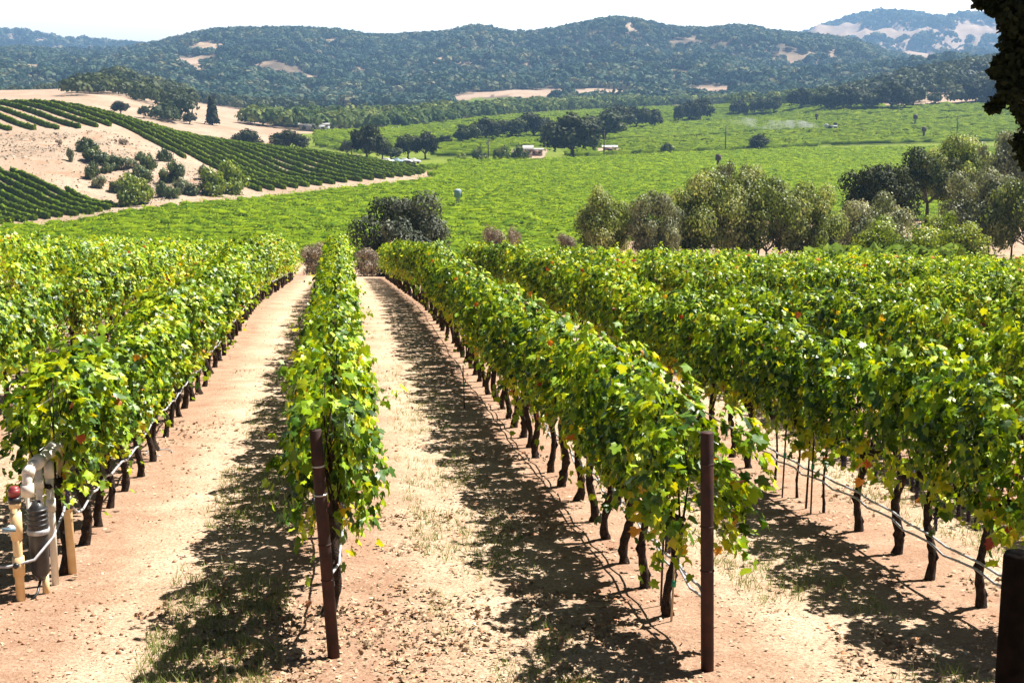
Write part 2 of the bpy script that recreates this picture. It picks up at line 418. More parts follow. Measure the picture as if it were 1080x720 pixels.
# distance from the nearest vine row, metres
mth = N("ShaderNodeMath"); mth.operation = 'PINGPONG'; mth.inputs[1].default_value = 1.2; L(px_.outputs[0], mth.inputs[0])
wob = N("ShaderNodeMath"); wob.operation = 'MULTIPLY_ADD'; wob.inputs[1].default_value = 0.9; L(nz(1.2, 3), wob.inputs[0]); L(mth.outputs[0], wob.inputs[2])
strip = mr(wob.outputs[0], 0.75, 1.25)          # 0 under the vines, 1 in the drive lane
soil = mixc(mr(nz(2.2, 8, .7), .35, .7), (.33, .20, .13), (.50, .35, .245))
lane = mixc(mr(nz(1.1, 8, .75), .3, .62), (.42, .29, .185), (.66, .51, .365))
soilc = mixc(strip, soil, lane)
fine = mr(nz(38, 6, .8), .4, .58)
soilc = mixc(fine, mixc(.7, soilc, (.2, .1, .06)), soilc)
tan = mixc(mr(nz(.06, 8, .65), .35, .65), (.28, .20, .14), (.43, .335, .255))
tan = mixc(mr(nz(.12, 8, .8), .5, .6, 0., .7), tan, (.27, .15, .085))
tan = mixc(mr(nz(1.6, 6, .8), .5, .72, 0., .8), tan, (.16, .1, .06))
fieldc = mixc(mr(nz(.02, 5), .3, .7), (.08, .12, .008), (.17, .21, .02))
floor_ = mixc(mr(nz(.008, 7, .6), .45, .62), (.10, .075, .05), (.42, .30, .2))
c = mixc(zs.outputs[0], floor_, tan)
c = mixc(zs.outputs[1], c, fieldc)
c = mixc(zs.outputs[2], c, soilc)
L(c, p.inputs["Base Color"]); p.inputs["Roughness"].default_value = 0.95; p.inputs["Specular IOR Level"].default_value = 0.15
b = N("ShaderNodeBump"); b.inputs["Distance"].default_value = 0.03; b.inputs["Strength"].default_value = 1.0
L(nz(16, 8, .7), b.inputs["Height"]); L(b.outputs[0], p.inputs["Normal"])
M_ground = m

# ------------------------------------------------------------------ ground sheet
HILLROWS_UP = [(-30, 100), (0, 105), (60, 106), (112, 114), (150, 126), (200, 141), (260, 152), (330, 160), (400, 170), (440, 177), (452, 183), (430, 187), (360, 194), (300, 201), (268, 203), (240, 190), (208, 174), (178, 160), (154, 147), (138, 141), (118, 134), (90, 136), (50, 137), (20, 138), (-30, 139)]
HILLROWS_LOW = [(-30, 170), (0, 176), (40, 190), (90, 208), (127, 219), (100, 226), (60, 230), (20, 236), (-30, 240)]
HILLBOUND = [(-400, 90), (-30, 92), (60, 98), (112, 106), (150, 118), (200, 133), (260, 146), (330, 155), (400, 167), (452, 181), (468, 180), (455, 186), (360, 197), (300, 205), (250, 209), (190, 214), (130, 223), (60, 236), (-400, 260)]
FIELD_FAR = lambda px: np.interp(px, [0, 300, 380, 470, 560, 700, 860, 1000, 1100], [560, 560, 700, 900, 1000, 1100, 900, 745, 735])
FOOT_Y = lambda px: np.interp(px, [300, 380, 430, 500, 560, 690, 800, 860, 940, 1100], [142, 139, 135, 126, 121, 114, 111, 112, 113, 108])
TANPATCH = [[(468, 104), (500, 98), (540, 95), (580, 95), (640, 93), (672, 97), (650, 101), (600, 100), (560, 104), (520, 101), (490, 107)],
            [(533, 36), (548, 32), (573, 33), (573, 38), (555, 41), (540, 40)], [(180, 62), (215, 60), (212, 70), (190, 66)], [(655, 28), (663, 24), (672, 26), (668, 32)],
            [(720, 92), (760, 90), (775, 95), (740, 98), (722, 96)]]
GREENPATCH = [[(470, 110), (500, 104), (540, 103), (575, 106), (600, 110), (560, 113), (500, 113)]]

na = 760; nr = 640
ang = np.concatenate([np.linspace(-math.pi, -0.47, 50)[:-1], np.linspace(-0.47, 0.47, na), np.linspace(0.47, math.pi, 50)[1:]])
rr = np.concatenate([[0.5, 1.5, 3, 5], np.exp(np.linspace(math.log(6.5), math.log(5200), nr))])
AA, RR = np.meshgrid(ang, rr)
GX, GY = c2w(RR * np.sin(AA), RR * np.cos(AA))
GZ = terrain(GX, GY)
gpx, gpy = project(GX, GY, GZ)
_, gf = w2c(GX, GY); gf = np.where(np.abs(AA) < 1, gf, RR)
isnear = sstep(near_h(GX, GY) - far_h(GX, GY), -0.5, 1.0) * (RR < 260)
zb = isnear
hb = inpoly(gpx, gpy, HILLBOUND) & (gf > 200) & (gf < 460)
ff = FIELD_FAR(gpx)
zg = ((RR > 150) & (gf < ff) & (gpy > FOOT_Y(gpx)) & (~hb)).astype(float)
leftback = (gpx < 300) & (gf >= 430) & (gf < 1000)
zg[leftback] = 0; 
zg *= (1 - isnear)
zr = (hb | leftback).astype(float)
# sparse tawny mountain on the right and far ridge
golden = (gf > 2500) & ((gpx > 860) | (gpx < 150))
zr[golden] = np.clip(0.75 + 0.0 * gf, 0, 1)[golden]
for P in TANPATCH:
    q = inpoly(gpx, gpy, P) & (gf > 1050); zr[q] = 1; zg[q] = 0
for P in GREENPATCH:
    q = inpoly(gpx, gpy, P) & (gf > 1050); zg[q] = 1
# far bench on the right: pale dry ground
bench = isnear * sstep(GY, 62, 80) * sstep(gpx, 640, 700) * (GY > 50)
for P in [[(540, 158), (578, 158), (572, 170), (540, 170)], [(630, 156), (652, 156), (652, 164), (630, 164)]]:
    q = inpoly(gpx, gpy, P) & (gf > 330); zr[q] = 1; zg[q] = 0
zr = np.maximum(zr, bench); zb = zb * (1 - bench * .8)
rightbank = (gpx > 925) & (gpx < 1050) & (gf > 740) & (gf < 860) & (fbm(GX / 30, GY / 30, 5) > -0.1)
zr[rightbank] = 1; zg[rightbank] = 0
# road by the hill toe and along the field edge
road = inpoly(gpx, gpy, [(130, 218), (190, 212), (250, 206), (360, 194), (430, 186), (456, 179), (462, 182), (440, 190), (360, 198), (250, 210), (190, 217), (135, 224)]) & (gf > 180) & (gf < 420)
zr[road] = 1; zg[road] = 0
na2, nr2 = GX.shape[1], GX.shape[0]
idx = np.arange(nr2 * na2).reshape(nr2, na2)
F = np.stack([idx[:-1, :-1], idx[:-1, 1:], idx[1:, 1:], idx[1:, :-1]], -1).reshape(-1, 4)
# close the ring behind the camera
Fc = np.stack([idx[:-1, -1], idx[:-1, 0], idx[1:, 0], idx[1:, -1]], -1)
V = np.stack([GX, GY, GZ], -1).reshape(-1, 3)
V = np.concatenate([V, [[0, 0, float(terrain(0, 0))]]]); cen = len(V) - 1
Ft = np.stack([np.full(na2, cen), idx[0], np.roll(idx[0], -1)], 1)
zone = np.stack([zr, zg, zb, np.ones_like(zr)], -1).reshape(-1, 4); zone = np.concatenate([zone, [[0, 0, 1, 1]]])
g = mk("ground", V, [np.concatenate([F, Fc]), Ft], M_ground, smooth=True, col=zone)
me = g.data
# faces should look up
if me.polygons[len(me.polygons) // 2].normal.z < 0: me.flip_normals()
g["kind"] = "structure"

# ------------------------------------------------------------------ leaf scattering
rng = np.random.default_rng(11)
def norm(v): return v / (np.linalg.norm(v, axis=-1, keepdims=True) + 1e-9)

_h = [(0.02, 0.0), (.26, -.14), (.42, 0.02), (.56, .12), (.42, .28), (.5, .42), (.6, .56), (.4, .56), (.26, .6), (.2, .78), (0, 1.0)]
_out = _h + [(-x, y) for x, y in _h[-2::-1]]
LEAF_V = np.array([(0, .32, 0.0)] + [(x, y, -.28 * abs(x) ** 1.3 - .22 * max(0, y - .3) ** 1.5 + .05 * math.sin(9 * x + 5 * y)) for x, y in _out])
_n = len(_out); LEAF_F = np.array([(0, 1 + i, 1 + (i + 1) % _n) for i in range(_n)])
KITE_V = np.array([(0, 0, 0), (.45, .4, -.12), (0, .95, -.1), (-.45, .4, -.12)]); KITE_F = np.array([(0, 1, 2), (0, 2, 3)])
QUAD_V = np.array([(-.5, -.4, 0), (.5, -.5, 0.05), (.4, .5, -.05), (-.45, .45, 0)]); QUAD_F = np.array([(0, 1, 2, 3)])

def leaves(P, Nn, tip, size, T, tint):
    TV, TF = T
    n = norm(Nn); t = tip - (tip * n).sum(1, keepdims=True) * n; t = norm(t); s = np.cross(t, n)
    V = P[:, None] + size[:, None, None] * (TV[None, :, 0:1] * s[:, None] + TV[None, :, 1:2] * t[:, None] + TV[None, :, 2:3] * n[:, None])
    k = len(TV)
    F = (TF[None] + (np.arange(len(P)) * k)[:, None, None]).reshape(-1, TF.shape[1])
    return V.reshape(-1, 3), F, np.repeat(tint, len(TF))

def vine_foliage(rg, n, T, length=1.0, size=(.055, .105), shoots=7, yellow=0.0):
    y = rg.uniform(-length / 2, length / 2, n)
    ph = rg.uniform(0, 6.28, 4)
    top_ = 1.78 + .1 * np.sin(y * 6 + ph[3]) + .05 * np.sin(y * 15 + ph[0]); h = .76 + (top_ - .76) * rg.beta(1.7, 1.2, n)
    wv = .24 + .075 * np.sin(y * 5 + ph[0] + h * 2) + .06 * np.sin(y * 11 + ph[1] - h * 5)
    w = wv * np.clip(1.25 - ((h - 1.35) / .62) ** 2 * .75, .42, 1.2)
    sd = np.where(rg.random(n) < .5, -1, 1)
    u = rg.random(n) ** .38
    top = h > 1.68
    x = sd * w * u
    h = h + .07 * np.sin(y * 7 + ph[2]) * (h > 1.4) - .16 * rg.random(n) * (h < .85) 
    P = np.stack([x, y, h], 1)
    hol = np.ones(n, bool)
    for q in range(6):   # thin places the light comes through
        c = np.array([rg.uniform(-.2, .2), rg.uniform(-length / 2, length / 2), rg.uniform(.9, 1.8)]); hol &= (((P - c) / [.5, .13, .15]) ** 2).sum(1) > rg.uniform(.5, 1)
    Nn = np.stack([sd * (.75 + 0 * x), rg.normal(0, .45, n), .45 + rg.normal(0, .4, n) + .9 * top], 1)
    Nn[:, 0] += rg.normal(0, .45, n)
    tint = np.clip(rg.normal(.38, .18, n) + yellow + .28 * (rg.random(n) ** 9) + .2 * (h < .98), 0, 1)
    P, Nn, tint = P[hol], Nn[hol], tint[hol]; n = len(P)
    Ps, Ns, Ti = [P], [Nn], [tint]
    for k in range(shoots):
        y0 = rg.uniform(-length / 2, length / 2); sdk = rg.choice([-1, 1]); m_ = rg.integers(5, 10)
        kind = rg.random()
        s = np.linspace(0, 1, m_)[:, None]
        if kind < .6: d = np.array([sdk * rg.uniform(0, .25), rg.normal(0, .2), rg.uniform(.12, .36)]); st = np.array([sdk * .12, y0, 1.72])
        elif kind < .8: d = np.array([sdk * rg.uniform(.2, .4), rg.normal(0, .3), rg.uniform(-.2, .15)]); st = np.array([sdk * .25, y0, rg.uniform(1.1, 1.6)])
        else: d = np.array([sdk * rg.uniform(0, .15), rg.normal(0, .15), -rg.uniform(.1, .3)]); st = np.array([sdk * .27, y0, .9])
        q = st + s * d - np.array([0, 0, .12]) * s ** 2 + rg.normal(0, .03, (m_, 3))
        Ps.append(q); Ns.append(np.stack([sdk * .5 + rg.normal(0, .6, m_), rg.normal(0, .6, m_), .5 + rg.normal(0, .4, m_)], 1))
        Ti.append(np.clip(rg.normal(.5, .14, m_), 0, .95))
    P = np.concatenate(Ps); Nn = np.concatenate(Ns); tint = np.concatenate(Ti)
    tip = np.stack([rg.normal(0, .5, len(P)), rg.normal(0, .5, len(P)), -1 + rg.normal(0, .25, len(P))], 1)
    sz = size[0] * .75 + (size[1] * 1.12 - size[0] * .75) * rg.beta(1.5, 1.9, len(P))
    TV, TF = T; V_, F_, T_ = [], [], []; off = 0
    for q, (cx_, cy_) in enumerate(((1, 0), (2.2, .25), (-.5, -.2), (1.4, -.35))):   # flat, cupped, reflexed, twisted blades
        m_ = np.arange(len(P)) % 4 == q; W = TV.copy(); W[:, 2] = W[:, 2] * cx_ + cy_ * W[:, 0] * W[:, 1]; W[:, 0] *= 1 - .1 * q
        a, b, c = leaves(P[m_], Nn[m_], tip[m_], sz[m_], (W, TF), tint[m_]); V_.append(a); F_.append(b + off); T_.append(c); off += len(a)
    return np.concatenate(V_), np.concatenate(F_), np.concatenate(T_)

# ------------------------------------------------------------------ vines
def vine_trunk_mb(rg, young=False):
    mb = MB(); r0 = rg.uniform(.045, .062)
    lean = rg.normal(0, .03, 2)
    hs = np.linspace(-.03, .8, 19)
    pts = np.stack([lean[0] * hs + .03 * np.sin(hs * 9 + rg.uniform(0, 6)), lean[1] * hs + .035 * np.sin(hs * 7 + rg.uniform(0, 6)), hs], 1)
    rad = r0 * np.interp(hs, [-.03, .06, .2, .5, .7, .78, .8], [1.35, 1.05, .85, .8, .95, 1.2, .8]) * (1 + rg.uniform(-.12, .14, 19))
    mb.tube(pts, rad, 10, jit=.2, rng=rg)
    for q in range(4):   # peeling bark and knots
        c = pts[rg.integers(2, 17)]; a = rg.uniform(0, 6.28); d = np.array([math.cos(a), math.sin(a), 0]) * r0 * .9
        mb.tube([c + d * .6 - [0, 0, .05], c + d * 1.15, c + d * .7 + [0, 0, .05]], [.008, .016, .006], 5)
    return mb, pts[-1]
def cordon_mb(rg, top):
    mb = MB()
    for sd in (-1, 1):
        s = np.linspace(0, 1, 6)
        pts = np.stack([top[0] + .03 * np.sin(s * 5 + rg.uniform(0, 6)), top[1] + sd * .46 * s, top[2] - .02 + .1 * s ** .6 + .02 * np.sin(s * 8)], 1)
        mb.tube(pts, np.linspace(.038, .02, 6), 6, jit=.2, rng=rg)
        for k in range(3):
            b0 = pts[1 + k * 2 if k < 2 else 5]; e = b0 + np.array([rg.normal(0, .12), rg.normal(0, .1), rg.uniform(.5, .9)])
            mid = (b0 + e) / 2 + rg.normal(0, .04, 3)
            mb.tube([b0, mid, e], [.009, .006, .004], 4)
    return mb
NV = 10
vr = np.random.default_rng(5)
FOL, TRK, CRD, TRX = [], [], [], []
for i in range(NV):
    V_, F_, T_ = vine_foliage(vr, int(vr.integers(950, 1300)), (LEAF_V, LEAF_F), 1.0, shoots=8, yellow=vr.uniform(-.05, .08))
    FOL.append(mk("foliage", V_, F_, M_vine, tint=T_, link=False))
    mb, tp = vine_trunk_mb(vr); TRK.append(mb.build("trunk", M_bark, smooth=False, link=False))
    CRD.append(cordon_mb(vr, tp).build("cordon", M_bark, link=False))
def grape_mesh(rg):
    mb = MB(); mb.tube([(0, 0, .04), (0, 0, -.15)], .016, 8)
    for k in range(34):
        t = rg.random(); w = .022 * (1 - t * .6); a = rg.uniform(0, 6.28)
        c = np.array([w * math.cos(a), w * math.sin(a), -t * .15]); r_ = .0095
        v = np.array([(0, 0, 1), (.89, 0, .45), (.28, .85, .45), (-.72, .53, .45), (-.72, -.53, .45), (.28, -.85, .45), (.72, .53, -.45), (-.28, .85, -.45), (-.89, 0, -.45), (-.28, -.85, -.45), (.72, -.53, -.45), (0, 0, -1)]) * r_ + c
        f_ = [(0, 1, 2), (0, 2, 3), (0, 3, 4), (0, 4, 5), (0, 5, 1), (1, 6, 2), (2, 7, 3), (3, 8, 4), (4, 9, 5), (5, 10, 1), (2, 6, 7), (3, 7, 8), (4, 8, 9), (5, 9, 10), (1, 10, 6), (11, 7, 6), (11, 8, 7), (11, 9, 8), (11, 10, 9), (11, 6, 10)]
        mb.add(v, f_)
    return mb.build("grape_cluster", M_grape, smooth=True, link=False)
GRAPE = [grape_mesh(vr) for _ in range(3)]

SP = 0.87
ROWX = {k: 2.4 * k for k in range(-8, 13)}
START = {-1: 12.1, 0: 10.55, 1: 9.95, 2: 9.0}
END = {k: (74 if k <= 1 else 52) for k in ROWX}
END[-1] = 70; END[0] = 70; END[1] = 77
ORD = "first second third fourth fifth sixth seventh eighth ninth tenth eleventh twelfth thirteenth fourteenth".split()
ROWNAME = {-1: "the row starting behind the pipe manifold", 0: "the narrow row behind the leaning rusty post", 1: "the row behind the upright rusty post", 2: "the row shading the right corner", 3: "the next row back at right", -2: "the row second to the left of the path"}
cands = []
trim = {k: (-0.03 if k == 0 else 0) for k in ROWX}
for k, X in ROWX.items():
    y = START.get(k, 8.6 + random.Random(k).random() * .8)
    n = 0
    while y < END[k] + (0.25 * X if k >= 2 else 0) * 0:
        x = X + vr.normal(0, .02) - (.11 if k == 0 else 0)
        r_, f_ = w2c(x, y)
        zg_ = float(near_h(np.array(x), np.array(y)))
        a_, b_ = project(np.array(x), np.array(y), np.array(zg_ + 1.0))
        skip = (vr.random() < .012 and n > 6) or (k == -3 and 30 < y < 31.5) or (k == -2 and 24 < y < 25.5)
        if not skip and f_ > 6.5 and -130 < float(a_) < 1210:
            dist = math.hypot(x, y)
            vis = 1.0
            if k <= -2: vis = .55
            elif k >= 3: vis = .55
            cands.append((vis / dist, k, n, x, y + vr.normal(0, .04), dist))
        y += SP; n += 1
cands.sort(reverse=True)
near_v, far_v = cands[:300], cands[300:]
shared = {}
for _, k, n, x, y, dist in near_v:
    i = int(vr.integers(NV)); z = float(terrain(x, y, False))
    e = empty("grapevine", (x, y, z - .01), math.pi if vr.random() < .5 else 0, (1, 1, 1))
    s = vr.uniform(.9, 1.06)
    thin_ = k == 2 and n in (5, 6, 7); f = use("foliage", FOL[i], e); f.scale = (vr.uniform(.9, 1.12) * (.9 if k == 0 else 1), 1.0, s)
    if k == -1: f.scale[0] *= 1.1
    if n == 0 and k in (0, 1):   # the first vine of a row sprawls forward round the end post
        f.scale[1] = 1.55; f.location = (0, -.34 * math.cos(e.rotation_euler[2]), 0)
    tk_ = use("trunk", TRK[i], e); tk_.scale = (.3, .3, 1) if thin_ else (.82, .82, 1); crd = use("cordon", CRD[i], e)
    if dist < 15 and k >= -1:
        for q in range(int(vr.integers(2, 5))):
            gq = use("grape_cluster", GRAPE[q % 3], crd); gq.location = (vr.uniform(-.14, .14), vr.uniform(-.4, .4), vr.uniform(.68, .85))
    nm = ROWNAME.get(k)
    if nm and n < 14 and k in (-1, 0, 1, 2):
        lab = f"{ORD[n]} grapevine in {nm}, gnarled dark trunk"
        if k == 2: lab = f"{ORD[n]} vine in {nm}, dark gnarled trunk"
    elif nm: lab = f"leafy green grapevine farther along {nm}"
    elif k <= -3: lab = "leafy green grapevine in the crowded rows at the left"
    else: lab = "leafy green grapevine in the crowded rows at the right"
    grp = "grapevines in " + (nm or ("the crowded left rows" if k < 0 else "the crowded right rows"))
    tag(e, lab, "grapevine", grp)
# the rest of the block as one mass
LO = [vine_foliage(vr, 620, (KITE_V, KITE_F), .95, (.09, .15), 6) for _ in range(8)]
Vs, Fs, Ts = [], [], []; off = 0
for _, k, n, x, y, dist in far_v:
    v, f, t = LO[int(vr.integers(8))]; z = float(near_h(np.array(x), np.array(y)))
    s = vr.choice([-1, 1]); v2 = v * np.array([s * vr.uniform(.9, 1.15), s, vr.uniform(.9, 1.02)]) + np.array([x, y, z])
    Vs.append(v2); Fs.append(f + off); Ts.append(np.clip(t + vr.normal(.03, .05), 0, 1)); off += len(v)
o = mk("distant_grapevines", np.concatenate(Vs), np.concatenate(Fs), M_vine, tint=np.concatenate(Ts))
tag(o, "mass of leafy grapevines filling the far parts of the near vineyard rows", "grapevines", kind="stuff")
mb = MB()
for _, k, n, x, y, dist in far_v:
    z = float(near_h(np.array(x), np.array(y)))
    mb.tube([(x, y, z - .05), (x + vr.normal(0, .02), y, z + .4), (x, y, z + .85)], [.055, .04, .05], 5, caps=False)
o = mb.build("distant_vine_trunks", M_bark, o)

# ------------------------------------------------------------------ posts, hoses, wires
def post_mesh(rg, h, r, nm="vine_post"):
    mb = MB(); mb.tube([(0, 0, -.15), (0, 0, h * .5), (0, 0, h - .004), (0, 0, h)], [r, r, r, r * .93], 20)
    return mb
def zt(x, y): return float(terrain(x, y, False))
pa = hit(352, 692); e = empty("vine_post", (pa[0], pa[1], zt(pa[0], pa[1]))); e.rotation_euler = (R(-2.5), R(-3.2), 0)
H0 = 1.6
pole_ = post_mesh(vr, H0, .042).build("pole", M_rust, e, smooth=True)
for q in (.55, .8, 1.15, 1.35): 
    b_ = MB().tube([(0, 0, q - .006), (0, 0, q), (0, 0, q + .006)], [.045, .047, .045], 16).build("wire_tie", M_wire if q > 1 else M_rust, pole_)
tag(e, "leaning rusty steel post at the end of the narrow middle row", "post", "rusty end posts")
pb = hit(746, 708); e = empty("vine_post", (pb[0], pb[1], zt(pb[0], pb[1]))); e.rotation_euler = (R(-1), R(-1.2), 0)
pole_ = post_mesh(vr, 1.63, .043).build("pole", M_rust, e, smooth=True)
for q in (.7, 1.0, 1.42): MB().tube([(0, 0, q - .006), (0, 0, q), (0, 0, q + .006)], [.046, .048, .046], 16).build("wire_tie", M_rust, pole_)
tag(e, "upright rusty steel post at the end of the row right of the path", "post", "rusty end posts")
a_, u_ = ray(1075, 583); fp = 6.3; xw, yw = c2w(a_ * fp, fp); zc = zt(xw, yw)
e = empty("wooden_post", (xw, yw, zc)); mb = MB(); hh = CZ + u_ * fp - zc
mb.tube([(0, 0, -.2), (0, 0, .5), (0, 0, hh - .02), (0, 0, hh)], [.075, .073, .071, .064], 24, jit=.02, rng=vr)
mb.build("pole", M_darkwood, e, smooth=True); tag(e, "stout dark wooden post cut by the bottom right corner", "post")
# row end posts out of C and on, plus line posts in each row
for k, X in ROWX.items():
    y0 = START.get(k, 9) - .7
    ys = list(np.arange(y0 + 6.1, END[k] - 1, 6.1)) + [END[k] + .4]
    for y in ys:
        r_, f_ = w2c(X, y)
        if f_ < 8 or abs(r_ / f_) > .4 or (k >= 1 and y < 22): continue
        if abs(k) > 2 and y < END[k] and y > 30: continue
        e = MB().tube([(0, 0, -.1), (0, 0, 1.72)], .018, 6).build("line_post", M_rust)
        e.location = (X + .02, y, zt(X, y)); tag(e, "thin rusty steel post standing inside a vine row", "post", "thin line posts inside the vine rows")
# drip hoses
def hose(k, y0, y1, h, r, m, name, label, cat, sag=.05, dx=.05, extra=None, seed=0):
    rg = np.random.default_rng(seed + 50); ys = np.arange(y0, y1, .29)
    X = ROWX[k] + dx + .02 * np.sin(ys * 1.7) * (1 if sag else 0)
    z = np.array([zt(x, y) for x, y in zip(X, ys)]) + h
    if sag: z = z - sag * np.abs(np.sin((ys - START.get(k, 9)) / SP * math.pi)) + .015 * np.sin(ys * 1.1)
    pts = np.stack([X, ys, z], 1)
    if extra is not None: pts = np.concatenate([np.array(extra), pts])
    o = MB().tube(pts, r, 6).build(name, m, smooth=True); tag(o, label, cat, None); return o
hose(1, pb[1] + .6, 60, .48, .0105, M_hose, "drip_hose", "pale grey drip hose running from the upright rusty post along its row", "hose", seed=1, extra=[(pb[0], pb[1] + .03, zt(pb[0], pb[1]) + .46)])
hose(1, pb[1] + .6, 22, .43, .010, M_hose, "drip_hose", "second grey hose sagging just below the first near the upright post", "hose", sag=.09, dx=.07, seed=2, extra=[(pb[0], pb[1] + .03, zt(pb[0], pb[1]) + .40)])
hose(2, 8.6, 50, .42, .0105, M_hose, "drip_hose", "grey drip hose strung along the trunks in the lower right", "hose", dx=-.06, seed=3, sag=.03)
hose(2, 8.6, 16, .38, .010, M_hose, "drip_hose", "lower twin hose sagging between trunks in the lower right", "hose", sag=.06, dx=-.08, seed=4)
hose(0, pa[1] + .9, 40, .48, .0105, M_hose, "drip_hose", "grey drip hose half hidden behind the leaning rusty post", "hose", seed=5, dx=-.04, sag=.03, extra=[(pa[0] + .01, pa[1] + .05, zt(pa[0], pa[1]) + .5), (pa[0] - .01, pa[1] + .5, zt(pa[0], pa[1] + .5) + .46)])
pm = hit(22, 632)
mx, my = pm[0], pm[1]
zM = zt(mx, my)
ex = [(mx - .35, my - .05, zM + .30), (mx - .06, my - .07, zM + .30), (mx + .12, my + .02, zM + .32), (mx + .24, my + .2, zM + .45), (mx + .28, my + .45, zM + .58), (mx + .25, my + .7, zM + .6)]
hose(-1, my + 1.0, 66, .5, .0115, M_hose, "drip_hose", "pale hose looping from the pipe manifold along the left row's trunks", "hose", dx=.08, extra=ex, seed=6)
for k in (-1, 0, 1, 2):
    for j, h in enumerate((.82, 1.2, 1.55)):
        y0 = {0: pa[1], 1: pb[1]}.get(k, START[k] - .8)
        w_ = {-1: "manifold row", 0: "leaning post row", 1: "upright post row", 2: "right corner row"}[k]
        hose(k, y0, END[k], h, .0022, M_wire, "trellis_wire", f"{('lowest', 'middle', 'top')[j]} thin trellis wire threaded through the {w_}", "wire", sag=0, dx=0)
# loose hose scrap near left row
q = hit(168, 478); th = np.linspace(0, 5, 24)
o = MB().tube(np.stack([q[0] + .16 * np.cos(th), q[1] + .22 * np.sin(th), np.array([zt(q[0] + .16 * math.cos(t), q[1] + .22 * math.sin(t)) for t in th]) + .015], 1), .006, 5).build("hose_scrap", M_hose, smooth=True)
tag(o, "curled scrap of grey hose lying on the dirt left of the path", "hose")
# stakes and young vines
def stake(px, py, h, label, m=M_stake, tape=True, fol=0):
    q = hit(px, py); e = empty("training_stake", (q[0], q[1], zt(q[0], q[1])))
    e.rotation_euler = (R(vr.uniform(-2, 2)), R(vr.uniform(-2, 2)), 0)
    rod_ = MB().tube([(0, 0, -.05), (0, 0, h)], .009, 6).build("rod", m, e)
    if tape: MB().tube([(.002, 0, h * .55), (.004, 0, h * .55 + .05)], .018, 8).build("green_tape", M_green, rod_)
    tag(e, label, "stake", "thin stakes among the vines")
stake(708, 655, .5, "short pale stake under the hose beside the upright rusty post")
stake(697, 637, .95, "tall thin stake with green tape behind the upright post", M_rust)
stake(1057, 660, .45, "short pale stake beside the wooden corner post")
stake(855, 542, .85, "thin rusty stake carrying a yellow shoot in the gap of the right row", M_rust)
stake(825, 524, .8, "thin crooked stake left of the yellow shoot in the right row", M_rust)
stake(490, 432, .7, "thin stake by the trunks where the path narrows", M_rust)
# young yellow shoot in the gap of the right row
q = hit(850, 536)
yr = np.random.default_rng(9); n = 60
P = np.stack([yr.normal(0, .07, n), yr.normal(0, .07, n), yr.uniform(.55, 1.35, n)], 1)
v, f, t = leaves(P, yr.normal(0, 1, (n, 3)) + [0, -.4, .3], np.tile([0, 0, -1.], (n, 1)) + yr.normal(0, .3, (n, 3)), yr.uniform(.07, .11, n), (LEAF_V, LEAF_F), yr.uniform(.6, .9, n))
e = empty("young_vine", (q[0], q[1], zt(q[0], q[1]))); mk("foliage", v, f, M_vine, e, tint=t)
MB().tube([(0, 0, 0), (.02, .01, .6), (-.01, 0, 1.3)], [.012, .009, .005], 6).build("stem", M_bark, e)
tag(e, "young vine with pale yellow leaves filling a gap in the right row", "vine")

# ------------------------------------------------------------------ irrigation manifold
e = empty("irrigation_manifold", (mx, my, zM), R(-8))
S = 1.0
def pipe(name, pts, r, m, sides=16, rings=()):
    mb = MB().tube(pts, r, sides)
    for c in rings:
        c = np.array(c[0]), np.array(c[1]); mb.tube([c[0], c[1]], r * 1.28, sides)
    return mb.build(name, m, e, smooth=False)
pipe("front_riser", [(0, 0, -.1), (0, 0, .83)], .036, M_pvc2, rings=[((0, 0, .2), (0, 0, .36)), ((0, 0, .5), (0, 0, .72)), ((0, 0, .76), (0, 0, .82))])
pipe("red_cap", [(0, 0, .84), (0, 0, .93)], .036, M_redp, rings=[((0, 0, .86), (0, 0, .91))])
pipe("cap_collar", [(0, 0, .80), (0, 0, .845)], .05, M_blackp)
pipe("elbow_riser", [(.04, .18, .55), (.04, .18, .92), (.04, .22, .99), (.05, .32, 1.03)], .04, M_pvc, rings=[((.04, .18, .80), (.04, .18, .9)), ((.04, .2, .96), (.04, .26, 1.01))])
pipe("top_pipe", [(.05, .25, 1.01), (.08, .8, 1.06)], .045, M_pvc, rings=[((.055, .33, 1.02), (.06, .44, 1.03)), ((.075, .66, 1.05), (.08, .8, 1.06))])
pipe("rear_riser", [(.13, .86, -.1), (.12, .86, .5), (.1, .85, .96), (.09, .82, 1.03), (.08, .76, 1.06)], .036, M_pvc2, rings=[((.1, .85, .8), (.1, .85, .95)), ((.12, .86, .48), (.11, .86, .62))])
pipe("middle_riser", [(.1, .52, -.1), (.1, .52, 1.0)], .03, M_pvc, rings=[((.1, .52, .86), (.1, .52, .99)), ((.1, .52, .58), (.1, .52, .68))])
pipe("side_riser", [(.07, .36, .5), (.07, .36, .98)], .03, M_pvc, rings=[((.07, .36, .82), (.07, .36, .9))])
fe = pipe("filter_body", [(.1, .2, .1), (.1, .2, .16), (.1, .2, .5), (.1, .2, .54), (.1, .2, .7), (.1, .2, .76)], np.array([.03, .07, .078, .082, .07, .026]), M_blackp, 20)
for zz in (.56, .60, .64, .68): MB().tube([(.1, .2, zz), (.1, .2, zz + .015)], .083, 20).build("filter_rib", M_blackp, fe)
MB().tube([(.1, .2, .49), (.1, .2, .53)], .09, 24).build("clamp_ring", M_hose, fe)
pipe("filter_foot", [(.12, .24, -.1), (.12, .24, .14)], .028, M_pvc2)
vs_ = MB().tube([(-.02, -.04, .61), (-.02, -.1, .61)], .03, 12).build("valve_stem", M_pvc, e)
MB().box((-.02, -.1, .61), (.1, .03, .03), .3).build("valve_handle", M_bluegrey, vs_)
